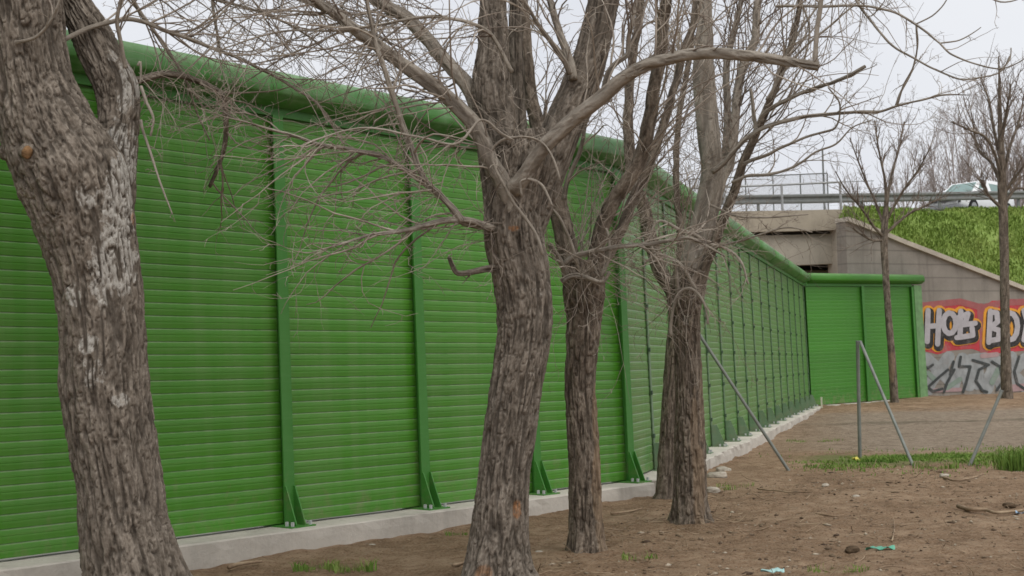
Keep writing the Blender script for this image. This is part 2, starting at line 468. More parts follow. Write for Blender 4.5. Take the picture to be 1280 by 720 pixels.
def build_post(r, a, mat, parent, gusset=True, clamps=False):
    hw = .038 if clamps else .055
    fo = .020 if clamps else .072
    m = MB(); ax = (r.u, r.n, Zv)
    def quadbox(s0, s1, n0, n1, z0, z1):
        pts = [r.at(s, n, z) for s in (s0, s1) for n in (n0, n1) for z in (z0, z1)]
        m.add(pts, [(0, 1, 3, 2), (4, 6, 7, 5), (0, 4, 5, 1), (2, 3, 7, 6), (0, 2, 6, 4), (1, 5, 7, 3)])
    quadbox(a - hw, a + hw, fo, fo + .014, .012, H_PANEL + .02)          # outer flange
    quadbox(a - .006, a + .006, -.09, fo, .012, H_PANEL + .02)          # web
    quadbox(a - .055, a + .055, -.106, -.09, .012, H_PANEL + .02)         # rear flange
    post = m.build('post', mat, parent)
    if gusset:
        for s in (-.048, .048):
            g = MB(); g.prism([r.at(a + s - .006, fo + .015, .014), r.at(a + s - .006, .215, .014), r.at(a + s - .006, .215, .03), r.at(a + s - .006, .10, .33), r.at(a + s - .006, fo + .015, .33)], r.u * .012)
            g.build('gusset', mat, post)
        b = MB(); b.box(r.at(a, .07, .006), (.26, .36, .014), ax); b.build('base_plate', mat, post)
        for s, n in ((-.095, .15), (.095, .15), (-.095, .22), (.095, .22)):
            q = r.at(a + s, n, .013); bo = MB(); bo.tube([q, q + Zv * .035], .016, 6)
            bo.build('anchor_bolt', BOLT, post)
    if clamps:
        for k in range(6):
            c = MB(); c.box(r.at(a - .02, .040, .42 + k * .52), (.06, .016, .05), ax); c.build('clamp', CLAMP, post)
    return post
def cap_profile():
    rx, rz = .18, .145; cz = H_CAP + .115; cn = .045
    sg = lambda q, e: math.copysign(abs(q) ** e, q)
    pr = [(cn + rx * sg(math.cos(t), .62), cz + rz * sg(math.sin(t), .75)) for t in np.linspace(0, math.pi, 17)]
    pr += [(cn - rx, cz - .09), (cn - .05, H_CAP - .035), (cn + .05, H_CAP - .03), (cn + rx * .92, cz - .075), (cn + rx, cz - .06)]
    return pr
def build_cap(runs, mat, parent, ends=(True, True)):
    """sound absorbing tube along the top; runs are joined at the mitres"""
    pr = cap_profile(); rings = []
    path = []
    for r in runs:
        k = max(2, int(r.L / 1.5))
        for i in range(k + 1): path.append((r, r.L * i / k))
    v = []
    for r, a in path:
        for n, z in pr: v.append(r.at(a, n, z))
    v = np.array(v).reshape(len(path), len(pr), 3)
    # average the two rings at each inner corner
    idx = 0; keep = []
    for ri, r in enumerate(runs):
        k = max(2, int(r.L / 1.5)); idx += k + 1
        if ri < len(runs) - 1:
            v[idx - 1] = .5 * (v[idx - 1] + v[idx]); keep.append(idx)
    v = np.delete(v, keep, 0)
    f = [tuple(q) for q in grid_faces(len(v), len(pr))]
    m = len(pr)
    f += [tuple(range(m))[::-1], tuple(range((len(v) - 1) * m, len(v) * m))]
    o = mesh_obj('cap_tube', v.reshape(-1, 3), f, mat, parent, smooth=True, attrs={'tint': np.full(len(v) * m, .5), 'dust_sheen': np.tile(np.clip(([z for n_, z in pr] - np.mean([z for n_, z in pr])) / .17, 0, 1) * .55, len(v))})  # paler towards the cap top: sky reflection painted in with dust
    return o
def build_rail(r, a, b, mat, parent):
    m = MB()
    pts = [r.at(s, n, z) for s in (a, b) for n in (-.08, .045) for z in (H_PANEL + .022, H_PANEL + .125)]
    m.add(pts, [(0, 1, 3, 2), (4, 6, 7, 5), (0, 4, 5, 1), (2, 3, 7, 6), (0, 2, 6, 4), (1, 5, 7, 3)])
    return m.build('top_rail', mat, parent)

pA1, pAB = P(355, 657, 11.25), P(783, 602, 14.95)
stepA = (pAB - pA1) / 3
pA0 = pA1 - stepA * 3
pBC = P(1012, 508, 38.5)
pC1 = P(1150, 497, 41.8)
RA, RB, RC = Run(pA0, pAB), Run(pAB, pBC), Run(pBC, pC1)
near_wall = thing('noise_barrier', 'long green ribbed metal noise barrier nearest the camera, running behind the tree trunks', 'noise barrier', pA1)
sA = RA.L / 6
for i in range(6):
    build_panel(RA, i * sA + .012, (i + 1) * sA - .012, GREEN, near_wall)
for i in range(7):
    build_post(RA, i * sA, GREEN_POST, near_wall)
build_rail(RA, 0, RA.L - .02, GREEN_POST, near_wall)
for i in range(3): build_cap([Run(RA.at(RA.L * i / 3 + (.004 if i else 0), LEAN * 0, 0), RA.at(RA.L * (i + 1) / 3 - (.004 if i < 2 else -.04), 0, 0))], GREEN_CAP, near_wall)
far_wall = thing('noise_barrier', 'dusty green noise barrier stretch receding into the distance with closely spaced posts', 'noise barrier', pAB + RB.u * .2)
nB = 16; sB = RB.L / nB
for i in range(nB):
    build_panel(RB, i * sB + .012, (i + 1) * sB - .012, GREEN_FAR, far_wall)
for i in range(1, nB + 1):
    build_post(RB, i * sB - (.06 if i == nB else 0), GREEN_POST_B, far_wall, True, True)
build_rail(RB, .02, RB.L - .1, GREEN_POST, far_wall)
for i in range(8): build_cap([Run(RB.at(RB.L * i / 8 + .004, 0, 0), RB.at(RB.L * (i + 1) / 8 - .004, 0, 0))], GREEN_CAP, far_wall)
end_wall = thing('noise_barrier', 'short bright green barrier panel closing the far end beside the graffiti wall', 'noise barrier', pBC + RC.u * 2)
for a, b in ((.10, RC.L / 2 - .012), (RC.L / 2 + .012, RC.L - .22)):
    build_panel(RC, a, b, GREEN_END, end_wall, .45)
for a in (RC.L / 2, RC.L - .16):
    build_post(RC, a, GREEN_POST, end_wall, False)
m = MB()
pts = [RC.at(s, n, z) for s in (RC.L - .10, RC.L + .28) for n in (-.12, .10) for z in (0, H_PANEL + .06)]
m.add(pts, [(0, 1, 3, 2), (4, 6, 7, 5), (0, 4, 5, 1), (2, 3, 7, 6), (0, 2, 6, 4), (1, 5, 7, 3)])
ee = m.build('end_plate', simple('pale_green_edge', (.16, .30, .13), .55), end_wall)
build_rail(RC, .1, RC.L - .15, GREEN_POST, end_wall)
ex = Run(pBC, pC1); 
build_cap([Run(pBC + RC.u * .15, pC1 + RC.u * .30)], GREEN_END, end_wall)

# concrete footing under each stretch
def footing(name, r, a0, a1, w_front, rough_, label, seed):
    k = max(8, int((a1 - a0) / .12)); cols = []
    prof = [(-.22, -.6), (-.22, 0), (-.05, .0), (w_front - .06, 0), (w_front - .012, -.004), (w_front, -.016), (w_front + .004, -.08), (w_front + .012, -.6)]
    v = []
    for i in range(k + 1):
        a = a0 + (a1 - a0) * i / k
        for j, (n, z) in enumerate(prof):
            q = r.p0 + (r.p1 - r.p0) * (a / r.L)
            nn = n; zz = z
            if j >= 3:
                jit = fbm(np.array([[a * 1.3, j * .0, seed]]), 3, seed)[0] * rough_ + fbm(np.array([[a * 6, j, seed]]), 2, seed + 5)[0] * rough_ * .35
                nn += jit
            if 1 <= j <= 5: zz += fbm(np.array([[a * 2.5, j * .4, seed + 3]]), 3, seed)[0] * rough_ * .22
            v.append(q + r.n * nn + Zv * (zz - .0))
    m_ = len(prof)
    f = [tuple(q) for q in grid_faces(k + 1, m_, False)]
    f += [tuple(range(m_)), tuple(range(k * m_, (k + 1) * m_))[::-1]]
    o = mesh_obj(name, v, f, CONC, loc=r.p0 + r.u * a0)
    tag(o, label, 'kerb')
footing('concrete_kerb', RA, 0, RA.L + .05, .33, .022, 'pale concrete kerb with a smooth face under the nearest green barrier', 1)
footing('concrete_kerb', RB, .10, RB.L, .36, .05, 'rough broken-edged concrete kerb under the receding green barrier', 2)
footing('concrete_kerb', RC, .45, RC.L + .1, .22, .03, 'thin far concrete kerb at the foot of the short end barrier', 3)

# ------------------------------------------------------------------ bridge, wing wall, embankment, road
Wp0 = G(1150, 496.5); Wp0 = P(1150, 497, 42.3); Wp1 = P(1280, 491, 44.2)
Wu = unit([*(Wp1 - Wp0)[:2], 0]); Wn = np.array([Wu[1], -Wu[0], 0])
def wallpt(px, py, off=0.0):
    ray = _f + (px - 640) / F * _r + (360 - py) / F * _u
    d = ((Wp0 + Wn * off - EYE) @ Wn) / (ray @ Wn)
    return EYE + d * ray
wing = thing('wing_wall', 'weathered concrete wing wall of the bridge with painted graffiti letters', 'wall', [Wp0[0] + 2, Wp0[1] + .4, 0])
top = [wallpt(1057, 277), wallpt(1074, 283), wallpt(1130, 306), wallpt(1200, 333), wallpt(1280, 364), wallpt(1360, 396), wallpt(1480, 444)]
bot = [np.array([q[0], q[1], -.4]) for q in top]
m = MB(); m.prism(bot + top[::-1], -Wn * .45); m.build('wall', CONC_DARK, wing)
m = MB()
for a, b in zip(top[:-1], top[1:]):
    d_ = unit(b - a); upv = unit(np.cross(Wn, d_)); upv = upv if upv[2] > 0 else -upv
    m.box((a + b) / 2 - Wn * .20 + upv * .07, (np.linalg.norm(b - a) + .02, .62, .14), (d_, Wn, upv))
m.build('coping', CONC_PALE, wing)

# graffiti: layers of paint a few millimetres thick
def paint(name, color, strokes, off, parent=wing, rough=.6, var=.12):
    """strokes: (list of pixel points on the wall, width in px)"""
    m = MB(); k = 0
    for pts, w_ in strokes:
        q = [np.array(p, float) for p in pts]
        if w_ <= 0:      # filled polygon
            m.prism([wallpt(*p, off + k * .0003) for p in q], Wn * .002); k += 1; continue
        out_ = []
        n = len(q)
        for i in range(n - 1):
            d_ = q[i + 1] - q[i]; L = np.hypot(*d_) + 1e-6; d_ /= L; nn = np.array([-d_[1], d_[0]])
            poly = []
            for t in np.linspace(-90, 90, 6): poly.append(q[i + 1] + w_ / 2 * (d_ * math.cos(R(t)) + nn * math.sin(R(t))))
            for t in np.linspace(90, 270, 6): poly.append(q[i] + w_ / 2 * (d_ * math.cos(R(t)) + nn * math.sin(R(t))))
            m.prism([wallpt(*p, off + k * .0003) for p in poly], Wn * .002); k += 1
    pm = M('paint_' + name, rough, .3); vv = pm.coord('World')
    cc = pm.ramp(pm.noise(vv, 4, 5), [(.3, tuple(k_ * (1 - var) for k_ in color)), (.7, tuple(k_ * (1 + var) for k_ in color))])
    wr = pm.ramp(pm.noise(vv, 2.6, 8, .75), [(.52, .05), (.68, .45)]); fn = pm.ramp(pm.noise(vv, 30, 4, .7), [(.5, 0), (.7, .35)])
    cc = pm.mix(pm.math('MAXIMUM', wr, fn), cc, (.30, .27, .25)); pm.color(cc); pm.bump(pm.noise(vv, 30, 4), .2, .01)
    return m.build(name, pm.m, parent)
def ring(cx, cy, rx, ry, n=12, a0=0, a1=360):
    return [(cx + rx * math.cos(R(a)), cy + ry * math.sin(R(a))) for a in np.linspace(a0, a1, n)]
H_ = [[(1160, 388), (1159, 427)], [(1174, 388), (1172, 430)], [(1160, 408), (1173, 407)]]
O_ = [ring(1187, 404, 8, 13)]
G_ = [[(1201, 389), (1200, 420)], [(1198, 397), (1210, 392), (1207, 402)], [(1203, 406), (1219, 404)], [(1204, 421), (1216, 419), (1215, 410)], [(1196, 422), (1204, 421)]]
B_ = [[(1238, 389), (1236, 428)], [(1238, 390), (1246, 391), (1247, 402), (1240, 408)], [(1240, 410), (1249, 413), (1248, 424), (1237, 426)]]
O2 = [ring(1263, 408, 9, 17)]
Y_ = [[(1280, 388), (1284, 402), (1280, 425)], [(1296, 387), (1285, 404)]]
letters = H_ + O_ + G_ + B_ + O2 + Y_
paint('red_background', (.50, .035, .05), [([(1152, 380), (1172, 378), (1190, 376), (1215, 380), (1227, 384), (1240, 376), (1265, 375), (1310, 374), (1310, 436), (1260, 440), (1236, 443), (1215, 436), (1190, 438), (1172, 443), (1152, 438)], 0)], .004)
paint('red_fade', (.36, .10, .10), [([(1153, 382), (1200, 377), (1222, 383)], 8), ([(1230, 384), (1255, 378), (1300, 377)], 8), ([(1226, 384), (1230, 440)], 10)], .0085)
paint('yellow_rim', (.75, .33, .02), [([(x, y + 2) for x, y in s], 17) for s in letters], .013)
paint('black_shadow', (.012, .012, .012), [([(x + 1.5, y + 3) for x, y in s], 12.5) for s in letters], .024)
paint('white_letters', (.46, .44, .46), [(s, 6.6) for s in letters], .035)
low = [[(1158, 448), (1190, 478)], [(1186, 446), (1162, 480), (1160, 487)], [(1192, 482), (1203, 448), (1212, 482)], [(1197, 468), (1210, 467)], [(1212, 450), (1232, 448)], [(1222, 450), (1222, 480)], [(1234, 486), (1244, 450), (1252, 482)], [(1237, 470), (1250, 469)], [(1264, 446), (1262, 484)], [(1282, 448), (1264, 466), (1284, 486)]]
paint('silver_letters', (.31, .33, .33), [(s, 15) for s in low], .0085, var=.25)
paint('pink_patch', (.40, .27, .27), [([(1256, 486), (1300, 482)], 9), ([(1168, 488), (1200, 487)], 5), ([(1228, 445), (1246, 443)], 6)], .019)
paint('green_tint', (.22, .29, .24), [([(1184, 485), (1200, 474)], 6), ([(1240, 478), (1248, 462)], 7), ([(1160, 466), (1168, 474)], 6)], .021)
outl = [[(1152, 456), (1160, 460), (1166, 456)], [(1185, 462), (1172, 473), (1160, 484), (1166, 489), (1178, 486)], [(1192, 452), (1188, 468), (1193, 462), (1184, 478), (1180, 490)],
        [(1201, 446), (1199, 458), (1213, 458), (1208, 478), (1204, 490)], [(1216, 450), (1236, 456), (1224, 462), (1220, 476), (1228, 488), (1234, 490)], [(1240, 452), (1250, 458), (1254, 476), (1246, 488)],
        [(1274, 446), (1268, 464), (1272, 480), (1284, 488)], [(1262, 486), (1256, 476), (1260, 462)]]
paint('dark_outline', (.035, .045, .045), [(s, 3.2) for s in outl], .028)

# road level along the bridge edge and the embankment
edge_px = [(640, 252.5, 43.0), (760, 251, 43.6), (880, 250, 44.2), (977, 248.5, 44.7), (1060, 247, 45.6), (1180, 245.0, 48.3), (1280, 243.0, 50.4), (1420, 240, 53.5), (1700, 236, 60)]
beam = [P(x, y + .5, d) for x, y, d in edge_px]          # centre line of the guard rail
edge = [b - Zv * .47 for b in beam]                       # road surface under it
def offs(poly, o):
    r_ = []
    for i, p in enumerate(poly):
        a = poly[max(0, i - 1)]; b = poly[min(len(poly) - 1, i + 1)]; t = unit([*(b - a)[:2], 0]); r_.append(p + np.array([-t[1], t[0], 0]) * o)
    return r_
r0, r1 = offs(edge, -.05), offs(edge, 9.5)
v = []; 
for a, b in zip(r0, r1): v += [a, b, b - Zv * .35, a - Zv * .35]
nn = len(r0)
f = []
for i in range(nn - 1):
    for j in range(4): f.append((4 * i + j, 4 * i + (j + 1) % 4, 4 * i + 4 + (j + 1) % 4, 4 * i + 4 + j))
tag(mesh_obj('road', v, f, ASPH), 'asphalt road on top of the embankment and the bridge', kind='structure')
a_, b_ = offs(edge, 1.2), offs(edge, 1.32); v = []
for p, q in zip(a_, b_): v += [p + Zv * .004, q + Zv * .004]
tag(mesh_obj('road_marking', v, [(2 * i, 2 * i + 1, 2 * i + 3, 2 * i + 2) for i in range(nn - 1)], LINE), 'white edge line along the raised road', kind='structure')

bridge = thing('concrete_bridge', 'beige concrete road bridge deck over the underpass behind the barrier', 'bridge', [edge[3][0], edge[3][1], 0])
m = MB()                                                   # fascia beam
E = [edge[i] for i in range(0, 5)]; Eo = offs(edge, -.35)[:5]; E1 = offs(edge, .0)[:5]
for i in range(4):
    a, b, c, d_ = Eo[i], Eo[i + 1], E1[i + 1], E1[i]
    if i == 3: pass
    m.add([a + Zv * .06, b + Zv * .06, c + Zv * .06, d_ + Zv * .06, a - Zv * .62, b - Zv * .62, c - Zv * .62, d_ - Zv * .62],
          [(0, 1, 2, 3), (4, 7, 6, 5), (0, 4, 5, 1), (2, 6, 7, 3), (1, 5, 6, 2), (0, 3, 7, 4)])
m.build('deck_fascia', CONC_BRIDGE, bridge)
def slab(name, o0, o1, ztop, zbot, mat, i0=0, i1=4, parent=bridge):
    A = offs(edge, o0)[i0:i1 + 1]; B = offs(edge, o1)[i0:i1 + 1]; m = MB()
    k = len(A); vv = []
    for a, b in zip(A, B): vv += [a + Zv * ztop, b + Zv * ztop, b + Zv * zbot, a + Zv * zbot]
    ff = []
    for i in range(k - 1):
        for j in range(4): ff.append((4 * i + j, 4 * i + 4 + j, 4 * i + 4 + (j + 1) % 4, 4 * i + (j + 1) % 4))
    ff += [(0, 1, 2, 3), (4 * k - 1, 4 * k - 2, 4 * k - 3, 4 * k - 4)]
    m.add(vv, ff); return m.build(name, mat, parent)
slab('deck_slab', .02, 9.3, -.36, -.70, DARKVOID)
slab('girder', -.08, .5, -.72, -1.72, CONC_PALE)
slab('girder', 3.0, 3.5, -.72, -1.72, CONC_PALE)
# right abutment: pier column, seat, back wall
ab = wallpt(1049, 345)
pierU = Wu
def vbox(p, wx, dy, z0, z1, mat, name, parent=bridge, u=Wu, n=Wn):
    m = MB(); c = np.array([p[0], p[1], (z0 + z1) / 2]); m.box(c, (wx, dy, z1 - z0), (u, n, Zv), .015); return m.build(name, mat, parent)
qp = P(1049, 300, 45.2)
vbox(qp, .46, .7, -.4, edge[4][2] - .64, CONC_PALE, 'abutment_column')
ql = P(990, 340, 46.6)
vbox(ql, 5.2, .8, -.4, P(990, 337.5, 46.2)[2], CONC_BRIDGE, 'abutment_seat')
qb = P(900, 340, 50)
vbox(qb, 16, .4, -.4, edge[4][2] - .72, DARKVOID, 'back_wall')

# embankment: grass slope from the wing wall's coping up to the road edge
ns, ntt = 90, 24
topc = np.array(top); edg = np.array(offs(edge, -.1)[4:])
ts = np.linspace(0, 1, ns)
tl = np.concatenate([[0], np.cumsum(np.linalg.norm(np.diff(topc, axis=0), axis=1))]); tl /= tl[-1]
el = np.concatenate([[0], np.cumsum(np.linalg.norm(np.diff(edg, axis=0), axis=1))]); el /= el[-1]
foot = np.stack([np.interp(ts, tl, topc[:, k]) for k in range(3)], -1) - Wn * .30 + np.array([0, 0, .05])
upper = np.stack([np.interp(ts, el, edg[:, k]) for k in range(3)], -1) - np.array([0, 0, .05])
foot = np.vstack([foot, [foot[-1] + np.array([14, 3, -.5])]]); upper = np.vstack([upper, [upper[-1] + np.array([14, 4, 0])]])
tt = np.linspace(0, 1, ntt)
emb = foot[:, None, :] * (1 - tt)[None, :, None] + upper[:, None, :] * tt[None, :, None]
bul = np.sin(np.pi * tt)[None, :] * .25
emb[..., 2] += bul + .22 * fbm(emb * np.array([.9, .9, .0]) + 5, 4, 31) * np.sin(np.pi * np.clip(tt * 1.0, 0, 1))[None, :] ** .5
tag(mesh_obj('embankment', emb.reshape(-1, 3), grid_faces(len(foot), ntt, False), GRASS_SOIL, smooth=True), 'grassy embankment above the wing wall', kind='structure')
def blades(base, nrm, n_len, mat, name, label, seed=0, width=.02, lean=.5, parent=None, kind='stuff', loc=None, cat=None):
    rg = np.random.default_rng(seed); n = len(base)
    L = rg.uniform(n_len[0], n_len[1], n); az = rg.uniform(0, 2 * np.pi, n)
    side = np.stack([np.cos(az), np.sin(az), np.zeros(n)], -1); az2 = rg.uniform(0, 2 * np.pi, n)
    bend = np.stack([np.cos(az2), np.sin(az2), np.zeros(n)], -1) * (rg.uniform(.1, 1, n) * lean)[:, None]
    wd = (width * rg.uniform(.6, 1.4, n))[:, None]
    up = np.broadcast_to(nrm, (n, 3))
    p0a, p0b = base - side * wd / 2, base + side * wd / 2
    mid = base + (up * .6 + bend * .25) * L[:, None]
    p1a, p1b = mid - side * wd * .4, mid + side * wd * .4
    tip = base + (up * (1 - .25 * lean) + bend) * L[:, None]
    v = np.stack([p0a, p0b, p1a, p1b, tip], 1).reshape(-1, 3)
    i = np.arange(n)[:, None] * 5
    f = np.concatenate([i + [[0, 1, 3]], i + [[0, 3, 2]], i + [[2, 3, 4]]])
    o = mesh_obj(name, v, f, mat, parent, loc=loc)
    if label: tag(o, label, cat, kind=kind)
    return o
rg = np.random.default_rng(5)
nb = 44000
ii = rg.uniform(0, (ns - 2), nb); jj = rg.uniform(0, ntt - 1.01, nb)
i0, j0 = ii.astype(int), jj.astype(int); fi, fj = (ii - i0)[:, None], (jj - j0)[:, None]
bp = emb[i0, j0] * (1 - fi) * (1 - fj) + emb[i0 + 1, j0] * fi * (1 - fj) + emb[i0, j0 + 1] * (1 - fi) * fj + emb[i0 + 1, j0 + 1] * fi * fj
dens = fbm(bp * .8, 3, 77)
keep = dens > rg.uniform(-.6, .3, nb); bp = bp[keep]
blades(bp, np.array([0, -.15, 1.0]), (.06, .22), GRASS_B, 'embankment_grass', 'rough green grass growing on the embankment', 3, .045, .9)

# guard rail (W beam) on posts
def sweep(path, prof):
    v = []
    for i, p in enumerate(path):
        a = path[max(0, i - 1)]; b = path[min(len(path) - 1, i + 1)]; t = unit([*(b - a)[:2], 0]); n = np.array([-t[1], t[0], 0])
        for o, z in prof: v.append(p + n * o + Zv * z)
    m = len(prof)
    return v, [tuple(q) for q in grid_faces(len(path), m)] + [tuple(range(m)), tuple(range(len(path) * m - m, len(path) * m))[::-1]]
rail = thing('guard_rail', 'long grey steel crash barrier along the edge of the raised road', 'guard rail', edge[3])
wprof = [(-.03, -.155), (-.055, -.12), (-.055, -.07), (.0, -.02), (.0, .02), (-.055, .07), (-.055, .12), (-.03, .155), (.0, .155), (.02, .02), (.02, -.02), (.0, -.155)]
v, f = sweep(beam, wprof); mesh_obj('w_beam', v, f, GALV_D, rail)
fine, _ = smooth_path(np.array(beam), np.zeros(len(beam)), .2)
acc = 0; last = fine[0]
for q in fine[1:]:
    acc += np.linalg.norm(q - last); last = q
    if acc > 4.0:
        acc = 0
        m = MB(); t = np.array([.06, .06, 0]); m.box(q + np.array([-.02, .085, -.18]), (.09, .12, .66), None, .01); m.build('post', GALV_D, rail)
# pedestrian hand rail on the deck edge
hr = thing('hand_rail', 'thin grey metal hand rail standing on the bridge deck edge', 'railing', edge[3] - np.array([0, .2, 0]))
hp = [P(860, 235.0, 43.85), P(977, 231, 44.4), P(1050, 227.5, 45.1)]
m = MB(); m.tube(hp, .035, 8); m.build('top_bar', GALV, hr)
for q in [P(905, 233.5, 44.05), hp[1], hp[2]]:
    m = MB(); m.tube([q + Zv * .03, np.array([q[0], q[1], np.interp(q[0], [e[0] for e in edge], [e[2] for e in edge]) + .07])], .042, 8); m.build('post', GALV, hr)
m = MB(); m.tube([hp[2], P(1092, 226, 45.9)], .012, 6); m.build('cable', GALV_D, hr)
# wire mesh screen behind it
sc0, sc1 = P(862, 224, 46.0), P(1034, 216.5, 46.8)
zb = edge[3][2] + .02
scr = thing('wire_screen', 'see-through wire mesh screen on the bridge behind the hand rail', 'fence', [(sc0[0] + sc1[0]) / 2, (sc0[1] + sc1[1]) / 2, zb])
m = MB(); m.tube([sc0, sc1], .02, 6)
for t in np.linspace(0, 1, 6):
    q = sc0 * (1 - t) + sc1 * t; m.tube([[q[0], q[1], zb], q], .022, 6)
m.build('frame', GALV_D, scr)
m = MB()
for t in np.linspace(0, 1, 150):
    q = sc0 * (1 - t) + sc1 * t; m.tube([[q[0], q[1], zb + .1], q], .0045, 3)
for k in range(26):
    z = zb + .1 + k * .04
    m.tube([[sc0[0], sc0[1], z], [sc1[0], sc1[1], z]], .0045, 3)
m.build('mesh', GALV, scr)
pt = P(1028, 186, 46.9); m = MB(); m.tube([[pt[0], pt[1], zb], pt], [.04, .03], 8)
tag(m.build('thin_pole', GALV_D, loc=(pt[0], pt[1], zb)), 'thin upright pole rising above the end of the wire mesh screen', 'pole')

# ------------------------------------------------------------------ white hatchback on the road
def build_car(loc, rz):
    car = thing('parked_car', 'small white hatchback on the raised road behind the crash barrier', 'car', loc, None, rz)
    WH = simple('car_white', (.86, .88, .88), .3, .5, 0, .02, 3, 0); GL = M('car_glass', .08, .5); GL.color((.20, .30, .28)); GL = GL.m
    BLK = simple('car_rubber', (.02, .02, .02), .8); LAMP = simple('car_lamp', (.6, .62, .6), .2, .5, 0, .05)
    RED = simple('car_tail_lamp', (.35, .02, .02), .3)
    # lower body cross-section stations along x (front = -x)
    st = [(-1.98, .50, .62, .62), (-1.90, .30, .72, .74), (-1.5, .22, .80, .80), (-.95, .22, .92, .83), (0, .20, .94, .84), (1.1, .22, .97, .84), (1.65, .24, .98, .82), (1.85, .32, .93, .76), (1.90, .50, .85, .70)]
    v = []
    for x, zb_, zt, hw in st:
        for y, z in ((-hw * .96, zb_), (-hw, zb_ + .18), (-hw, zt - .2), (-hw * .96, zt - .04), (-hw * .86, zt), (hw * .86, zt), (hw * .96, zt - .04), (hw, zt - .2), (hw, zb_ + .18), (hw * .96, zb_)): v.append((x, y, z))
    f = [tuple(q) for q in grid_faces(len(st), 10)] + [tuple(range(10)), tuple(range(len(st) * 10 - 10, len(st) * 10))[::-1]]
    body = mesh_obj('body', v, f, WH, car, True, local=True)
    # cabin: roof shell and pillars
    lo = [(-1.02, .91), (-.35, .93), (.55, .95), (1.45, .96), (1.72, .96)]; hi = [(-.40, 1.38), (-.1, 1.43), (.55, 1.45), (1.20, 1.42), (1.42, 1.36)]
    v = []
    for s in (-1, 1):
        for x, z in lo: v.append((x, s * .76, z))
        for x, z in hi: v.append((x, s * .60, z))
    f = []
    for s in (0, 10):
        for i in range(4):
            q = (s + i, s + i + 1, s + 5 + i + 1, s + 5 + i); f.append(q if s == 0 else q[::-1])
    for i in range(4): f.append((5 + i, 5 + i + 1, 15 + i + 1, 15 + i))
    f += [(0, 5, 15, 10), (4, 14, 19, 9)]
    mesh_obj('cabin', v, f, WH, car, False, local=True)
    def glass(name, poly, push):
        m = MB(); m.prism(poly, push); m.build(name, GL, car, local=True)
    for s in (-1, 1):
        def sp(x, z): return (x, s * (.76 - .16 * (z - .93) / .48 + .006), z)
        glass('window', [sp(-.80, .965), sp(-.04, .975), sp(-.04, 1.31), sp(-.38, 1.28)], (0, s * .008, 0))
        glass('window', [sp(.22, .98), sp(.92, .99), sp(.96, 1.30), sp(.22, 1.32)], (0, s * .008, 0))
        glass('window', [sp(1.04, .99), sp(1.36, 1.02), sp(1.22, 1.25), sp(1.06, 1.29)], (0, s * .008, 0))
        m = MB(); m.box((-.72, s * .84, .99), (.12, .16, .11), None, .03); m.build('mirror', WH, car, local=True)
    glass('windscreen', [(-.985, -.62, .955), (-.985, .62, .955), (-.45, .52, 1.34), (-.45, -.52, 1.34)], (-.012, 0, .012))
    glass('rear_window', [(1.66, -.6, 1.04), (1.66, .6, 1.04), (1.46, .5, 1.31), (1.46, -.5, 1.31)], (.012, 0, .01))
    for s in (-1, 1):
        m = MB(); m.box((-1.86, s * .56, .62), (.16, .28, .13), None, .04); m.build('headlight', LAMP, car, local=True)
        m = MB(); m.box((1.86, s * .62, .74), (.10, .14, .26), None, .03); m.build('tail_light', RED, car, local=True)
    for x in (-1.22, 1.22):
        for s in (-1, 1):
            m = MB(); m.tube([(x, s * .66, .30), (x, s * .85, .30)], .30, 22); wl = m.build('wheel', BLK, car, local=True)
            m = MB(); m.tube([(x, s * .845, .30), (x, s * .858, .30)], .19, 16); m.build('rim', GALV, wl, local=True)
    return car
cpos = P(1214, 245, 53.6)
cz = np.interp(cpos[0], [e[0] for e in edge], [e[2] for e in edge])
build_car((cpos[0], cpos[1], cz), math.atan2(Wu[1], Wu[0]) + .25)

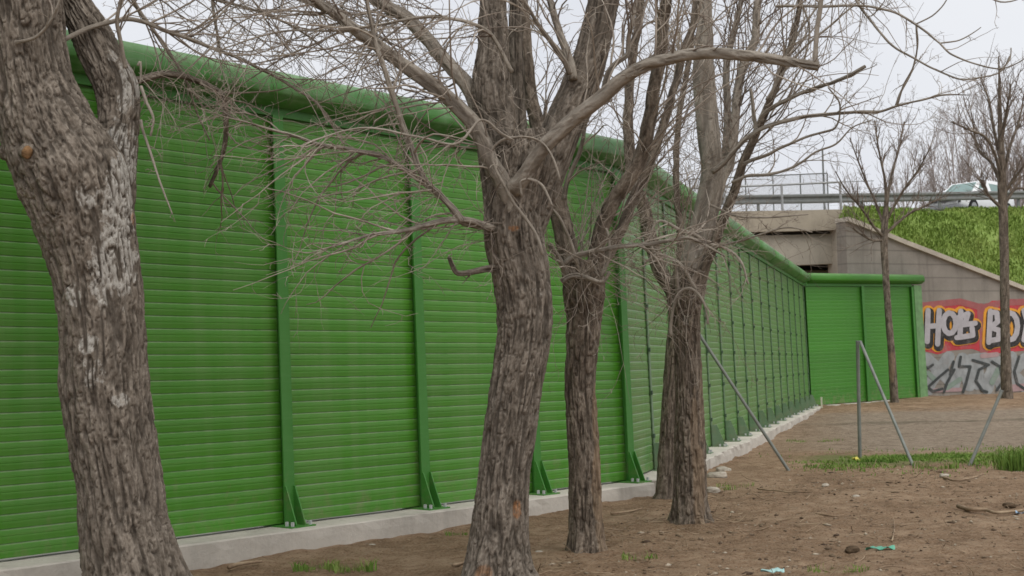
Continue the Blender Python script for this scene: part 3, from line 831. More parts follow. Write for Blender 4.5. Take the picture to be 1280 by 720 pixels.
# ------------------------------------------------------------------ trees: shared machinery
class Tree:
    def __init__(s, name, label, loc, bark=BARK, twig=TWIG, group=None, cat='tree'):
        s.root = thing(name, label, cat, loc, group); s.bark = bark; s.twig = twig
        s.br = []; s.tw = []; s.seed = abs(hash(name + label)) % 1000
        s.seed = sum(map(ord, label)) % 997
        s.rg = np.random.default_rng(s.seed)
def bark_tube(pts, rad, step, sides, amp, fw, seed, masks=()):
    pts, rad = smooth_path(pts, rad, step)
    pts = np.vstack([pts[:1] - (pts[1] - pts[0]) * .2, pts, pts[-1:] + (pts[-1] - pts[-2]) * .2]); rad = np.concatenate([[rad[0] * .02], rad, [rad[-1] * .02]])
    v, f, bk = tube(pts, rad, sides)
    nrm = v.reshape(len(pts), sides, 3) - pts[:, None, :]; nrm = nrm / (np.linalg.norm(nrm, axis=2, keepdims=True) + 1e-9); nrm = nrm.reshape(-1, 3)
    q = bk * np.array([1, 1, .12]) / fw
    q2 = q + .5 * np.stack([noise(q * .7 + 3, seed), noise(q * .7 + 13, seed), noise(q * .7 + 23, seed)], -1)
    n1 = noise(q2 + seed, seed + 1); n2 = noise(q2 * 1.9 + 40, seed + 2)
    gr = np.maximum(np.exp(-(n1 / .16) ** 2), .6 * np.exp(-(n2 / .14) ** 2))
    # cross cracks that cut the ridges into plates
    q3 = bk * np.array([.6, .6, .5]) / fw + 7
    gr = np.maximum(gr, .55 * np.exp(-(noise(q3, seed + 9) / .05) ** 2))
    big = fbm(bk * np.array([5, 5, 2.2]), 3, seed + 4)
    rr = np.repeat(rad, sides)
    v = v + nrm * ((-np.minimum(amp, rr * .4) * gr + np.minimum(amp, rr * .4) * .5 * fbm(q * 3, 2, seed + 6) + rr * .07 * big)[:, None])
    at = {'bk': bk + seed * .37, 'groove': gr * (1 if amp > .002 else .4)}
    lich = np.zeros(len(v)); scar = np.zeros(len(v)); ora = np.zeros(len(v))
    px, py = proj(v); face = (nrm @ np.array([0, -1, 0])) > -.1
    for kind, cx, cy, rx, ry, st in masks:
        d = ((px - cx) / rx) ** 2 + ((py - cy) / ry) ** 2
        d = d + .5 * fbm(v * 14, 3, seed + 8)
        a = np.clip((1.15 - d) / (.9 if kind == 'lich' else .3), 0, 1) * st * face
        if kind == 'lich': lich = np.maximum(lich, a)
        elif kind == 'scar': scar = np.maximum(scar, a)
        else: ora = np.maximum(ora, a)
    at.update(lich=lich, scar=scar, orange=ora)
    return v, f, at
def trunk(tree, name, rows, d, sides, amp, fw, masks=(), step=.012, dd=0.0, mat=None):
    """rows: (y, left x, right x) in photo pixels, top row last or first; d = distance"""
    n = len(rows)
    ds = [d + dd * i / (n - 1) for i in range(n)]
    pts = [P((a + b) / 2, y, q) for (y, a, b), q in zip(rows, ds)]; rad = [(b - a) * q / F / 2 for (y, a, b), q in zip(rows, ds)]
    v, f, at = bark_tube(pts, rad, step, sides, amp, fw, tree.seed + len(name), masks)
    if name == 'trunk':
        hgt = v[:, 2] - gz(v[:, 0], v[:, 1]); ctr = np.array(pts[1]); out_ = v - ctr; out_[:, 2] = 0
        ln = np.linalg.norm(out_, axis=1)[:, None] + 1e-6; an = out_ / ln
        lob = np.clip(.35 + 1.1 * noise(np.stack([an[:, 0] * 1.9, an[:, 1] * 1.9, np.full(len(v), tree.seed * .7)], -1), 5), 0, 1)
        k = np.exp(-np.maximum(hgt, 0) / .13) * lob * .42 * rad[1]
        v = v + an * k[:, None]
    tree.br.append(np.array(pts))
    return mesh_obj(name, v, f, mat or tree.bark, tree.root, True, at)
# vectorised twigs
def grow(S, D, L, Rr, rg, curl=.18, bias=(0, 0, 0), K=8, tip=.3):
    n = len(S); pts = np.zeros((n, K, 3)); pts[:, 0] = S; d = D.copy(); drift = rg.normal(0, curl * .7, (n, 3))
    for k in range(1, K):
        d = d + rg.normal(0, curl, (n, 3)) + drift + np.asarray(bias)
        d /= np.linalg.norm(d, axis=1)[:, None]
        pts[:, k] = pts[:, k - 1] + d * (L / (K - 1))[:, None]
    rad = Rr[:, None] * np.linspace(1, tip, K)[None, :]
    return pts, rad
def spawn(pts, rad, n_per, rg, lf=(.25, .6), ang=(.5, 1.1), t0=.15, total=None, rf=.6, rmin=.0019):
    n, K, _ = pts.shape
    idx = rg.integers(0, n, total if total else n * n_per); t = rg.uniform(t0, .98, len(idx)) * (K - 1)
    k = np.minimum(t.astype(int), K - 2); fr = (t - k)[:, None]
    S = pts[idx, k] * (1 - fr) + pts[idx, k + 1] * fr
    T = pts[idx, k + 1] - pts[idx, k]; seg = np.linalg.norm(T, axis=1); T = T / (seg[:, None] + 1e-9)
    rv = rg.normal(0, 1, (len(idx), 3)); rv -= T * (rv * T).sum(1)[:, None]; rv /= np.linalg.norm(rv, axis=1)[:, None]
    a = rg.uniform(ang[0], ang[1], len(idx))[:, None]
    D = T * np.cos(a) + rv * np.sin(a)
    L = seg * (K - 1) * rg.uniform(lf[0], lf[1], len(idx)) * (1.1 - .5 * t / (K - 1))
    r = np.maximum(rmin, rad[idx, k] * rf)
    return S, D, L, r
def twig_mesh(groups, sides=4):
    V, Fc = [], []; off = 0
    for pts, rad in groups:
        n, K, _ = pts.shape
        T = np.gradient(pts, axis=1); T /= np.linalg.norm(T, axis=2, keepdims=True) + 1e-9
        ref = np.array([.37, .61, .70]); A = np.cross(T, ref); A /= np.linalg.norm(A, axis=2, keepdims=True) + 1e-9; B = np.cross(T, A)
        th = np.linspace(0, 2 * np.pi, sides, endpoint=False)
        v = pts[:, :, None, :] + rad[:, :, None, None] * (A[:, :, None, :] * np.cos(th)[None, None, :, None] + B[:, :, None, :] * np.sin(th)[None, None, :, None])
        base = grid_faces(K, sides)
        f = (np.arange(n)[:, None, None] * (K * sides) + base[None]).reshape(-1, 4) + off
        V.append(v.reshape(-1, 3)); Fc.append(f); off += n * K * sides
    return np.vstack(V), np.vstack(Fc)
def branch(tree, px, w0, w1, d0, d1, tw=None, name=None, mat=None, tail=None):
    """a limb traced from the photo (pixels) with its own distance; tw = (count, min len, max len, bias, angle)"""
    px = [np.array(p, float) for p in px]
    L = np.concatenate([[0], np.cumsum([np.hypot(*(b - a)) for a, b in zip(px[:-1], px[1:])])]); t = L / L[-1]
    ds = d0 + (d1 - d0) * t
    pts = np.array([P(p[0], p[1], d) for p, d in zip(px, ds)]); rad = np.array([(w0 + (w1 - w0) * k) * d / F / 2 for k, d in zip(t, ds)])
    if tw and tree.root.location.y < 13: tw = (int(tw[0] * .8), *tw[1:])
    limb(tree, pts, rad, tw, name, mat)
def limb(tree, pts, rad, tw=None, name=None, mat=None):
    rg = tree.rg
    sp, sr = smooth_path(pts, rad, .05)
    wob = np.stack([fbm(sp * 5 + 11 * k, 2, tree.seed + k) for k in range(3)], -1) * np.minimum(sr * .8, .012)[:, None]
    wob[0] = 0; sp = sp + wob
    big = sr[0] > .018
    v, f, at = bark_tube(sp, sr, .05 if not big else .03, 8 if not big else 18, min(.006, sr[0] * .10), .035, tree.seed + len(tree.br))
    if name: mesh_obj(name, v, f, mat or tree.bark, tree.root, True, at)
    else: mesh_obj('branch', v, f, mat or BARK_S, tree.root, True, at)
    tree.br.append(sp)
    if tw:
        n, lo, hi, bias, ang = tw
        p = sp[None]; r_ = sr[None]
        S, D, L, rr = spawn(p, r_, 0, rg, ang=(ang * .6, ang * 1.3), t0=.12, total=n, rf=.55)
        L = rg.uniform(lo, hi * 1.25, n) * rg.uniform(.6, 1, n)
        D = D + np.asarray(bias) * 1.2; D /= np.linalg.norm(D, axis=1)[:, None]
        rr = np.clip(rr, .0034, .0085) * np.clip(L / hi * 1.5, .55, 1)
        grp(tree, S, D, L, rr, bias)
def grp(tree, S, D, L, rr, bias, n2=3, n3=2):
    rg = tree.rg
    a = grow(S, D, L, rr, rg, .12, np.asarray(bias) * .13, K=10)
    tree.tw.append(a)
    if n2:
        S2, D2, L2, r2 = spawn(*a, n2, rg, (.25, .75), (.35, 1.0), .1, rf=.62)
        b = grow(S2, D2, L2, r2, rg, .24, np.asarray(bias) * .07, K=8); tree.tw.append(b)
        if n3:
            S3, D3, L3, r3 = spawn(*b, n3, rg, (.12, .45), (.5, 1.2), .15, rf=.75)
            tree.tw.append(grow(S3, D3, L3, np.maximum(r3, .0016), rg, .22, K=5, tip=.6))
def burst(tree, px, d, n, lo, hi, dirv, spread, r=.005, bias=(0, 0, 0)):
    """shoots springing from a knuckle"""
    rg = tree.rg
    S = P(*px, d) + rg.normal(0, .05, (n, 3)); D = np.asarray(dirv, float) + rg.normal(0, spread, (n, 3)); D /= np.linalg.norm(D, axis=1)[:, None]
    L = rg.uniform(lo, hi, n); grp(tree, S, D, L, r * rg.uniform(.5, 1.2, n), bias, 3, 2)
def finish(tree):
    if tree.tw:
        v, f = twig_mesh(tree.tw); tag(mesh_obj('crown', v, f, tree.twig, tree.root, True), kind='stuff')
def knot(tree, px, d, r, mat, squash=.5, n=None):
    bm = bmesh.new(); bmesh.ops.create_icosphere(bm, subdivisions=3, radius=r)
    c = P(*px, d); v = np.array([q.co[:] for q in bm.verts]); f = [tuple(q.index for q in ff.verts) for ff in bm.faces]; bm.free()
    v = v * (1 + .25 * fbm(v / r * 1.5 + px[0], 3, 4))[:, None] * np.array([1, squash, 1.1])
    v = v + c; mesh_obj('knot', v, f, mat, tree.root, True, {'bk': v, 'groove': np.clip(fbm(v * 40, 2, 3) * 2, 0, 1)})
KNOT = simple('cut_wood', (.20, .115, .055), .85, .2, 0, .7, 26, .9)

# ---- tree 1: forked trunk at the left
D1 = 8.6
t1 = Tree('bare_tree', 'thick forked trunk nearest the camera at left, pale flaky patches on its bark', [*P(165, 756, D1)[:2], 0])
m1 = [('lich', 150, 250, 26, 75, 1.0), ('lich', 140, 330, 40, 70, .85), ('lich', 105, 245, 22, 22, .7), ('lich', 92, 370, 14, 22, .9), ('lich', 112, 430, 18, 16, .8), ('lich', 118, 465, 20, 30, .55), ('lich', 150, 500, 16, 12, .7), ('orange', 169, 272, 5, 10, 1.0)]
trunk(t1, 'trunk', [(800, 80, 268), (756, 94, 244), (720, 107, 229), (667, 100, 213), (607, 97, 203), (547, 87, 193), (480, 77, 185), (420, 77, 181), (347, 68, 174), (300, 54, 170), (260, 40, 166), (220, 22, 158), (180, 8, 130), (140, -4, 108), (100, -10, 90), (50, -18, 80), (0, -26, 75), (-120, -50, 62), (-300, -40, 60), (-480, -10, 50)], D1, 190, .017, .029, m1, .011)
m1b = [('lich', 160, 110, 18, 50, .85), ('lich', 150, 200, 30, 60, .9), ('lich', 140, 70, 10, 14, .6)]
trunk(t1, 'stem', [(300, 98, 165), (250, 108, 168), (200, 112, 170), (150, 123, 173), (110, 118, 173), (70, 100, 153), (40, 88, 138), (0, 72, 113), (-80, 50, 90), (-250, 60, 95)], D1 + .16, 120, .013, .026, m1b, .011, .25)
knot(t1, (36, 190), D1 - .265, .062, BARK, .7); knot(t1, (34, 190), D1 - .30, .036, KNOT, .5); knot(t1, (8, 190), D1 - .1, .05, BARK, .8)
branch(t1, [(160, 98), (177, 100), (200, 93), (233, 97), (267, 110), (280, 125), (282, 167), (273, 207), (263, 233)], 10, 5, D1 + .3, D1 + .9, (16, .3, .9, (.2, 0, -.25), .8), 'limb')
branch(t1, [(70, 56), (84, 48), (110, 35), (150, 25), (183, 30), (233, 47), (283, 67), (333, 90), (383, 120), (402, 136), (430, 180)], 7, 2.5, D1 + .1, D1 + .7, (34, .4, 1.2, (.35, 0, .15), .8))
branch(t1, [(20, 53), (40, 48), (55, 38), (66, 20), (75, 0), (90, -50)], 4.5, 3, D1 - .25, D1 - .4, (4, .2, .6, (0, 0, .2), .8))
branch(t1, [(157, 85), (153, 67), (147, 27), (152, 0), (160, -60)], 6, 4, D1 + .1, D1 - .1, (8, .3, .9, (.3, 0, .2), .8))
branch(t1, [(176, 108), (184, 130), (192, 150), (188, 170)], 5, 3, D1 + .2, D1 + .1, (4, .1, .3, (.2, 0, -.3), .8))
branch(t1, [(176, 150), (180, 165), (190, 198), (202, 235), (215, 267)], 4.5, 2, D1 + .2, D1, (4, .1, .3, (.2, 0, -.3), .8))
branch(t1, [(172, 82), (175, 77), (176, 92), (175, 105)], 3, 3, D1, D1)
branch(t1, [(155, -20), (175, 15), (192, 40), (227, 90), (243, 133), (262, 175)], 6, 2, D1 + .3, D1 + .9, (12, .2, .8, (.2, 0, -.2), .8))
branch(t1, [(95, -40), (180, -60), (300, -30), (420, 20), (520, 70)], 9, 2.5, D1 + .4, D1 + 1.4, (44, .4, 1.3, (.3, 0, -.25), .9))
branch(t1, [(60, -150), (180, -190), (330, -150), (470, -60)], 10, 3, D1 + .3, D1 + 2, (40, .5, 1.6, (.25, 0, -.45), .9))
branch(t1, [(90, -10), (190, -5), (270, 0), (360, 30), (440, 90)], 6, 2, D1 + .4, D1 + 1.2, (34, .3, 1.1, (.3, 0, -.1), .9))
branch(t1, [(265, -40), (267, 10), (272, 45), (276, 70)], 5, 3, D1 + .9, D1 + .9, (8, .2, .6, (.3, 0, -.1), .9))
burst(t1, (178, 100), D1 + .3, 10, .3, .9, (.8, .3, -.2), .4, .003)
finish(t1)

# ---- tree 2: central trunk
D2 = 9.2
t2 = Tree('bare_tree', 'tall centre trunk with an orange scrape low on its bark and wide spreading limbs', [*P(622, 727, D2)[:2], 0])
m2 = [('orange', 646, 637, 5, 12, .8), ('orange', 607, 715, 9, 10, .5), ('lich', 672, 365, 10, 12, .45), ('orange', 642, 285, 7, 3, .8), ('lich', 640, 712, 10, 8, .4)]
trunk(t2, 'trunk', [(775, 566, 680), (727, 580, 662), (667, 589, 660), (600, 596, 662), (530, 605, 671), (480, 612, 679), (430, 619, 688), (387, 621, 692), (340, 614, 688), (300, 606, 678), (265, 606, 676), (230, 612, 682), (195, 616, 690), (165, 618, 680)], D2, 150, .015, .027, m2, .011)
trunk(t2, 'stem', [(262, 604, 660), (215, 600, 656), (165, 594, 648), (125, 588, 643), (95, 590, 640), (60, 597, 637), (30, 598, 634), (0, 600, 633), (-120, 600, 630), (-300, 612, 636)], D2 + .06, 90, .011, .03, [('lich', 612, 30, 20, 60, .3)], .012, .3)
trunk(t2, 'stem', [(345, 632, 686), (290, 640, 682), (240, 652, 699), (205, 664, 711), (165, 676, 726), (123, 695, 741), (77, 715, 758), (17, 731, 771), (-40, 742, 780), (-200, 760, 795), (-350, 775, 800)], D2 + .12, 90, .010, .03, (), .012, .4)
trunk(t2, 'stem', [(185, 640, 662), (130, 637, 657), (80, 636, 655), (30, 636, 652), (0, 637, 652), (-150, 640, 655)], D2 + .35, 40, .006, .03, (), .02, .3)
branch(t2, [(642, 275), (640, 262), (628, 228), (613, 200), (598, 167), (577, 137), (537, 103), (493, 73), (443, 37), (420, 18), (393, 0), (340, -50), (270, -130)], 24, 9, D2 - .12, D2 - .5, (70, .4, 1.3, (-.15, 0, -.1), .9), 'limb', BARK_S)
branch(t2, [(612, 165), (600, 140), (587, 113), (567, 87), (540, 57), (520, 35), (503, 18), (473, 0), (430, -40), (340, -110)], 22, 12, D2 + .1, D2 + .9, (60, .4, 1.4, (-.2, 0, -.15), .9), 'limb', BARK_S)
branch(t2, [(640, 238), (655, 222), (680, 184), (700, 165), (720, 147), (753, 120), (780, 97), (813, 80), (853, 69), (890, 67), (913, 68), (963, 73), (1000, 78), (1024, 82)], 22, 12, D2 - .2, D2 - 1.0, (30, .3, 1.0, (.05, .1, .45), .9), 'limb', BARK_S)
branch(t2, [(1019, 80), (1021, 60), (1023, 35), (1026, 0), (1030, -60)], 7, 5, D2 - 1.0, D2 - 1.0, (12, .3, .9, (.1, 0, .3), .8))
branch(t2, [(748, 128), (754, 112), (760, 90), (772, 76), (784, 68), (787, 48), (794, 12), (800, -20)], 8, 5, D2 - .3, D2 - .4, (10, .3, .9, (0, 0, .3), .8))
branch(t2, [(716, 100), (713, 77), (700, 40), (690, 10), (680, -30)], 12, 7, D2 + .2, D2 + .4, (14, .4, 1.2, (-.1, 0, .3), .8))
branch(t2, [(712, 92), (708, 80), (690, 55), (668, 25), (650, -10)], 8, 4, D2 + .1, D2 - .2, (14, .3, 1.0, (-.2, 0, .2), .8))
branch(t2, [(618, 284), (603, 283), (575, 275), (560, 255), (533, 230), (493, 203), (460, 190), (400, 180), (360, 167), (300, 150), (270, 135)], 9, 2.5, D2 - .1, D2 - .6, (40, .3, 1.0, (-.3, 0, -.25), .9))
branch(t2, [(615, 286), (603, 282), (573, 275), (540, 280), (507, 287), (455, 296), (410, 310)], 11, 2, D2 - .2, D2 - .9, (26, .25, .9, (-.4, 0, -.3), .8))
branch(t2, [(578, 276), (565, 258), (547, 240), (530, 225), (512, 180), (498, 140), (485, 100), (473, 68), (463, 20), (455, -20)], 9, 5, D2 - .5, D2 - .7, (30, .3, .9, (-.3, 0, -.1), .9))
branch(t2, [(622, 335), (610, 335), (592, 339), (573, 343), (566, 333), (562, 322)], 10, 5, D2 - .1, D2 - .2, (3, .1, .2, (-.3, 0, .2), .8), 'limb')
branch(t2, [(640, 175), (625, 165), (600, 150), (570, 180), (520, 170), (450, 160), (380, 180)], 4, 2, D2 - .4, D2 - .9, (20, .3, .8, (-.3, 0, -.3), .8))
branch(t2, [(678, 318), (668, 290), (640, 250), (618, 208), (614, 190), (625, 177), (640, 172), (662, 172), (680, 180), (692, 200), (700, 225)], 4.5, 3, D2 - .32, D2 - .4, (5, .1, .3, (0, 0, -.3), .8))
branch(t2, [(652, 245), (650, 228), (662, 224), (676, 230), (684, 243), (690, 257)], 4, 3, D2 - .38, D2 - .45, (3, .1, .3, (0, 0, -.3), .8))
branch(t2, [(640, 90), (610, 40), (560, 22), (520, 22), (470, 32), (420, 38), (350, 40), (280, 60)], 6, 2, D2 - .1, D2 - .6, (40, .3, 1.0, (-.3, 0, -.2), .9))
branch(t2, [(610, -140), (520, -190), (400, -140), (300, -50)], 10, 3, D2, D2 + 1, (40, .6, 1.7, (-.1, 0, -.55), .9))
branch(t2, [(760, -120), (850, -170), (950, -120), (1040, -40)], 10, 3, D2, D2 + .6, (34, .6, 1.4, (.1, 0, -.5), .9))
branch(t2, [(690, -40), (710, -100), (780, -80), (850, -30)], 8, 3, D2, D2 + .6, (26, .4, 1.3, (0, 0, -.5), .9))
burst(t2, (612, 283), D2 - .25, 16, .3, 1.1, (-1, -.2, -.1), .4, .0035, (-.1, 0, -.2))
burst(t2, (545, 235), D2 - .5, 12, .3, .8, (-.7, -.2, .1), .5, .0028, (-.2, 0, -.2))
burst(t2, (640, 185), D2 - .3, 10, .3, .8, (-.2, -.4, .5), .7, .003)
finish(t2)

# ---- tree 3: slimmer trunk right of the centre
D3 = 10.5
t3 = Tree('bare_tree', 'slim trunk just right of the centre tree, bark torn off along its lower right side', [*P(733, 690, D3)[:2], 0], BARK_B)
m3 = [('scar', 748, 600, 8, 60, 1.0), ('scar', 745, 520, 5, 40, .8), ('scar', 752, 660, 6, 30, .7)]
trunk(t3, 'trunk', [(725, 706, 762), (690, 711, 754), (640, 711, 752), (580, 710, 751), (513, 707, 746), (480, 706, 744), (440, 707, 747), (400, 708, 752), (370, 704, 757), (345, 703, 757), (325, 712, 748)], D3, 100, .013, .026, m3, .012)
branch(t3, [(718, 350), (712, 320), (705, 290), (700, 270), (692, 235), (680, 195), (672, 160), (660, 100), (655, 30), (650, -40)], 28, 11, D3, D3 + .5, (30, .4, 1.3, (0, 0, .2), .8), 'stem')
branch(t3, [(738, 345), (745, 320), (752, 285), (765, 255), (785, 225), (803, 190), (812, 150), (817, 110), (826, 67), (830, 17), (838, -40), (850, -130)], 22, 12, D3 + .05, D3 - .3, (44, .4, 1.4, (.1, 0, .15), .8), 'stem')
branch(t3, [(742, 345), (760, 320), (775, 290), (790, 250), (812, 205), (835, 140), (850, 80), (870, 20), (885, -30)], 15, 8, D3 + .3, D3 + .8, (40, .4, 1.3, (.1, 0, .15), .8), 'stem')
branch(t3, [(706, 330), (723, 318), (750, 312), (780, 308), (820, 303), (842, 299), (860, 297), (880, 305), (905, 320)], 8, 3, D3 - .3, D3 - .5, (22, .3, .9, (.2, 0, -.1), .9))
branch(t3, [(705, 250), (710, 225), (722, 195), (728, 178), (735, 150), (745, 130)], 7, 4, D3 - .2, D3 - .3, (8, .2, .8, (.1, 0, .2), .8))
branch(t3, [(722, 330), (712, 300), (700, 275), (690, 262)], 6, 4, D3 - .3, D3 - .4)
branch(t3, [(708, 345), (700, 325), (694, 315), (688, 305)], 9, 6, D3 - .1, D3 - .2, (4, .1, .4, (-.3, 0, .2), .8))
branch(t3, [(702, 352), (720, 345), (738, 348), (752, 352), (762, 340)], 8, 5, D3 - .33, D3 - .33, None)
branch(t3, [(752, 345), (760, 325), (762, 300), (758, 285)], 6, 3, D3 - .3, D3 - .3, (4, .2, .5, (.1, 0, .2), .8))
burst(t3, (730, 345), D3 - .25, 26, .3, 1.2, (.1, -.35, .45), .7, .0042, (0, 0, -.05))
burst(t3, (745, 330), D3 - .1, 16, .3, 1.3, (.9, -.1, -.1), .5, .0035, (.1, 0, -.25))
burst(t3, (720, 320), D3 + .2, 26, .5, 1.5, (.3, 0, .9), .4, .005)
finish(t3)

# ---- tree 4: double-ridged trunk with a smooth grey leader
D4 = 12.1
t4 = Tree('bare_tree', 'trunk with pollard knuckle at head height and one smooth pale leader above it', [*P(862, 655, D4)[:2], 0], BARK_B)
m4 = [('scar', 874, 610, 7, 60, .8), ('scar', 868, 540, 5, 50, .6), ('lich', 858, 600, 9, 60, .25), ('scar', 878, 500, 4, 60, .5)]
trunk(t4, 'trunk', [(690, 826, 902), (655, 838, 888), (620, 842, 884), (560, 843, 882), (500, 844, 879), (440, 843, 876), (400, 840, 875), (375, 836, 878), (355, 838, 882), (335, 846, 884)], D4, 96, .013, .026, m4, .013)
trunk(t4, 'stem', [(372, 842, 880), (340, 848, 886), (310, 855, 890), (267, 866, 898), (217, 876, 905), (170, 872, 900), (133, 868, 896), (93, 865, 894), (50, 869, 892), (0, 876, 890), (-120, 880, 893), (-260, 885, 895)], D4 + .02, 44, .003, .06, [('lich', 872, 300, 14, 60, .45)], .02, .3, BARK_S)
branch(t4, [(868, 372), (877, 347), (886, 320), (896, 297), (905, 270), (914, 250), (922, 225), (933, 195), (945, 167), (957, 140), (966, 118), (973, 100), (990, 50), (1000, 0), (1010, -60)], 15, 6, D4 - .05, D4 - .5, (30, .4, 1.2, (.2, 0, .3), .7), 'stem', BARK_B)
branch(t4, [(890, 215), (905, 203), (927, 177), (945, 165), (963, 157), (1000, 147), (1047, 142), (1080, 140), (1100, 139), (1120, 132), (1150, 125), (1180, 119), (1212, 119)], 7, 1.8, D4 - .3, D4 - 1.0, (16, .2, .6, (.3, 0, .15), .7))
branch(t4, [(1120, 132), (1124, 118), (1133, 102), (1141, 85), (1146, 62), (1145, 30)], 3, 1.5, D4 - .8, D4 - .9, (3, .1, .3, (0, 0, .3), .8))
branch(t4, [(952, 150), (957, 140), (987, 123), (1020, 110), (1047, 100), (1081, 83)], 6, 4.5, D4 - .4, D4 - .9, (9, .2, .5, (.2, 0, .3), .7))
branch(t4, [(930, 205), (940, 200), (960, 193), (980, 183), (1013, 170), (1043, 160), (1050, 140), (1048, 125), (1035, 110)], 5, 2, D4 - .3, D4 - .8, (12, .2, .6, (.2, 0, .1), .8))
branch(t4, [(915, 228), (935, 220), (960, 218), (990, 210), (1020, 190), (1045, 180), (1065, 160), (1090, 150)], 4.5, 1.5, D4 - .3, D4 - .9, (14, .2, .6, (.2, 0, .1), .8))
branch(t4, [(893, 310), (930, 300), (980, 285), (1015, 290)], 3.5, 1.5, D4 - .2, D4 - .6, (10, .2, .5, (.2, 0, -.2), .8))
branch(t4, [(885, 255), (900, 262), (920, 270), (960, 272), (1010, 268)], 3.5, 1.5, D4 - .3, D4 - .6, (10, .2, .5, (.2, 0, -.2), .8))
branch(t4, [(970, 8), (1020, 8), (1075, 7), (1100, 10), (1120, 16), (1145, 31), (1175, 54), (1187, 66), (1217, 79), (1250, 86), (1275, 77), (1285, 68)], 4, 1.6, D4 - .8, D4 - 1.6, (10, .15, .5, (.2, 0, .3), .8))
branch(t4, [(1060, -30), (1070, 0), (1087, 22), (1112, 54), (1140, 72), (1170, 87), (1200, 99), (1225, 97), (1250, 90), (1262, 70)], 4, 1.6, D4 - .9, D4 - 1.6, (8, .15, .5, (.2, 0, .3), .8))
branch(t4, [(1145, 31), (1147, 58), (1141, 86), (1130, 105), (1122, 131)], 2.2, 2, D4 - 1.1, D4 - .9, (2, .1, .3, (.2, 0, .2), .8))
branch(t4, [(1145, 30), (1165, 20), (1180, 5), (1190, -15)], 2, 1.5, D4 - 1.2, D4 - 1.3, (3, .1, .3, (.2, 0, .2), .8))
branch(t4, [(1175, 54), (1200, 50), (1218, 40), (1226, 34)], 2, 1.2, D4 - 1.3, D4 - 1.4, (2, .1, .3, (.2, 0, .2), .8))
branch(t4, [(1250, 88), (1262, 75), (1264, 60)], 2, 1.5, D4 - 1.5, D4 - 1.5, None)
branch(t4, [(1215, -25), (1240, -2), (1262, 2), (1290, -8)], 2.5, 1.5, D4 - 1.4, D4 - 1.5, (4, .1, .3, (0, 0, -.3), .8))
branch(t4, [(985, -50), (1000, 0), (1012, 40), (1003, 80), (985, 110), (962, 145)], 3, 2, D4 - .4, D4 - .4, (8, .2, .6, (.2, 0, .2), .8))
branch(t4, [(958, 125), (980, 90), (1005, 60), (1040, 30), (1085, -10)], 4, 2, D4 - .4, D4 - .6, (14, .2, .7, (.2, 0, .2), .8))
branch(t4, [(962, 125), (975, 85), (992, 50), (1020, 10), (1050, -30)], 4, 2, D4 - .4, D4 - .5, (14, .2, .7, (.2, 0, .2), .8))
branch(t4, [(945, 165), (942, 140), (937, 112)], 6, 4, D4 - .4, D4 - .4, None)
branch(t4, [(848, 370), (846, 350), (845, 338), (842, 325)], 7, 4, D4 - .3, D4 - .4, None)
branch(t4, [(838, 420), (842, 385), (850, 366), (862, 360), (874, 368), (882, 385), (885, 405)], 4.5, 3, D4 - .33, D4 - .4, (8, .2, .5, (0, 0, -.4), .8))
branch(t4, [(870, 362), (855, 335), (838, 322), (820, 318), (805, 330)], 5, 3, D4 - .36, D4 - .4, (8, .2, .6, (-.2, 0, -.3), .8))
branch(t4, [(880, 300), (862, 290), (848, 285), (830, 276), (818, 280), (812, 300), (815, 315)], 4.5, 3, D4 - .4, D4 - .5, (8, .2, .6, (-.2, 0, -.3), .8))
branch(t4, [(860, 297), (875, 303), (895, 307), (915, 315), (928, 330), (935, 355)], 4, 2.5, D4 - .42, D4 - .5, (8, .2, .6, (.2, 0, -.3), .8))
burst(t4, (858, 362), D4 - .3, 20, .3, 1.1, (0, -.4, -.05), .75, .004, (0, 0, -.25))
burst(t4, (862, 350), D4, 22, .6, 1.8, (.1, 0, .9), .45, .005)
burst(t4, (885, 210), D4, 16, .4, 1.2, (0, 0, .5), .8, .004)
burst(t4, (880, 110), D4 + .2, 18, .4, 1.3, (0, 0, .5), .8, .004)
branch(t4, [(885, -60), (960, -110), (1040, -70), (1090, -20)], 7, 2, D4, D4 - .4, (20, .4, 1.1, (.1, 0, -.5), .9))
finish(t4)

# ---- tree 5: behind tree 4
D5 = 14.3
t5 = Tree('bare_tree', 'dark trunk standing close behind the pollard trunk, half hidden by it', [*P(833, 617, D5)[:2], 0], BARK_B, TWIG_D)
trunk(t5, 'trunk', [(650, 810, 862), (617, 820, 850), (560, 823, 850), (500, 827, 852), (440, 832, 858), (400, 835, 862), (372, 834, 864)], D5, 56, .010, .03, (), .02)
branch(t5, [(850, 390), (838, 360), (826, 340), (816, 312), (810, 285), (803, 255), (790, 215), (785, 150), (790, 80), (800, 10), (805, -60)], 20, 8, D5, D5 + .3, (44, .5, 1.6, (-.05, 0, .2), .8), 'stem')
branch(t5, [(860, 390), (872, 340), (890, 270), (903, 225), (914, 195), (920, 133), (928, 83), (943, 50), (947, 0), (955, -70)], 15, 9, D5, D5 + .1, (50, .5, 1.5, (.05, 0, .2), .8), 'stem', BARK_S)
branch(t5, [(905, 215), (910, 150), (908, 90), (912, 60), (925, 10), (935, -50)], 11, 6, D5 + .2, D5 + .5, (40, .5, 1.5, (.05, 0, .2), .8), 'stem', BARK_S)
branch(t5, [(848, 385), (850, 300), (845, 220), (850, 140), (862, 70), (870, -20)], 10, 6, D5 + .6, D5 + 1.0, (40, .5, 1.5, (0, 0, .2), .8), 'stem')
burst(t5, (845, 372), D5, 26, .6, 2.0, (0, 0, .9), .5, .006)
burst(t5, (905, 190), D5, 16, .5, 1.5, (.2, 0, .6), .6, .005)
finish(t5)

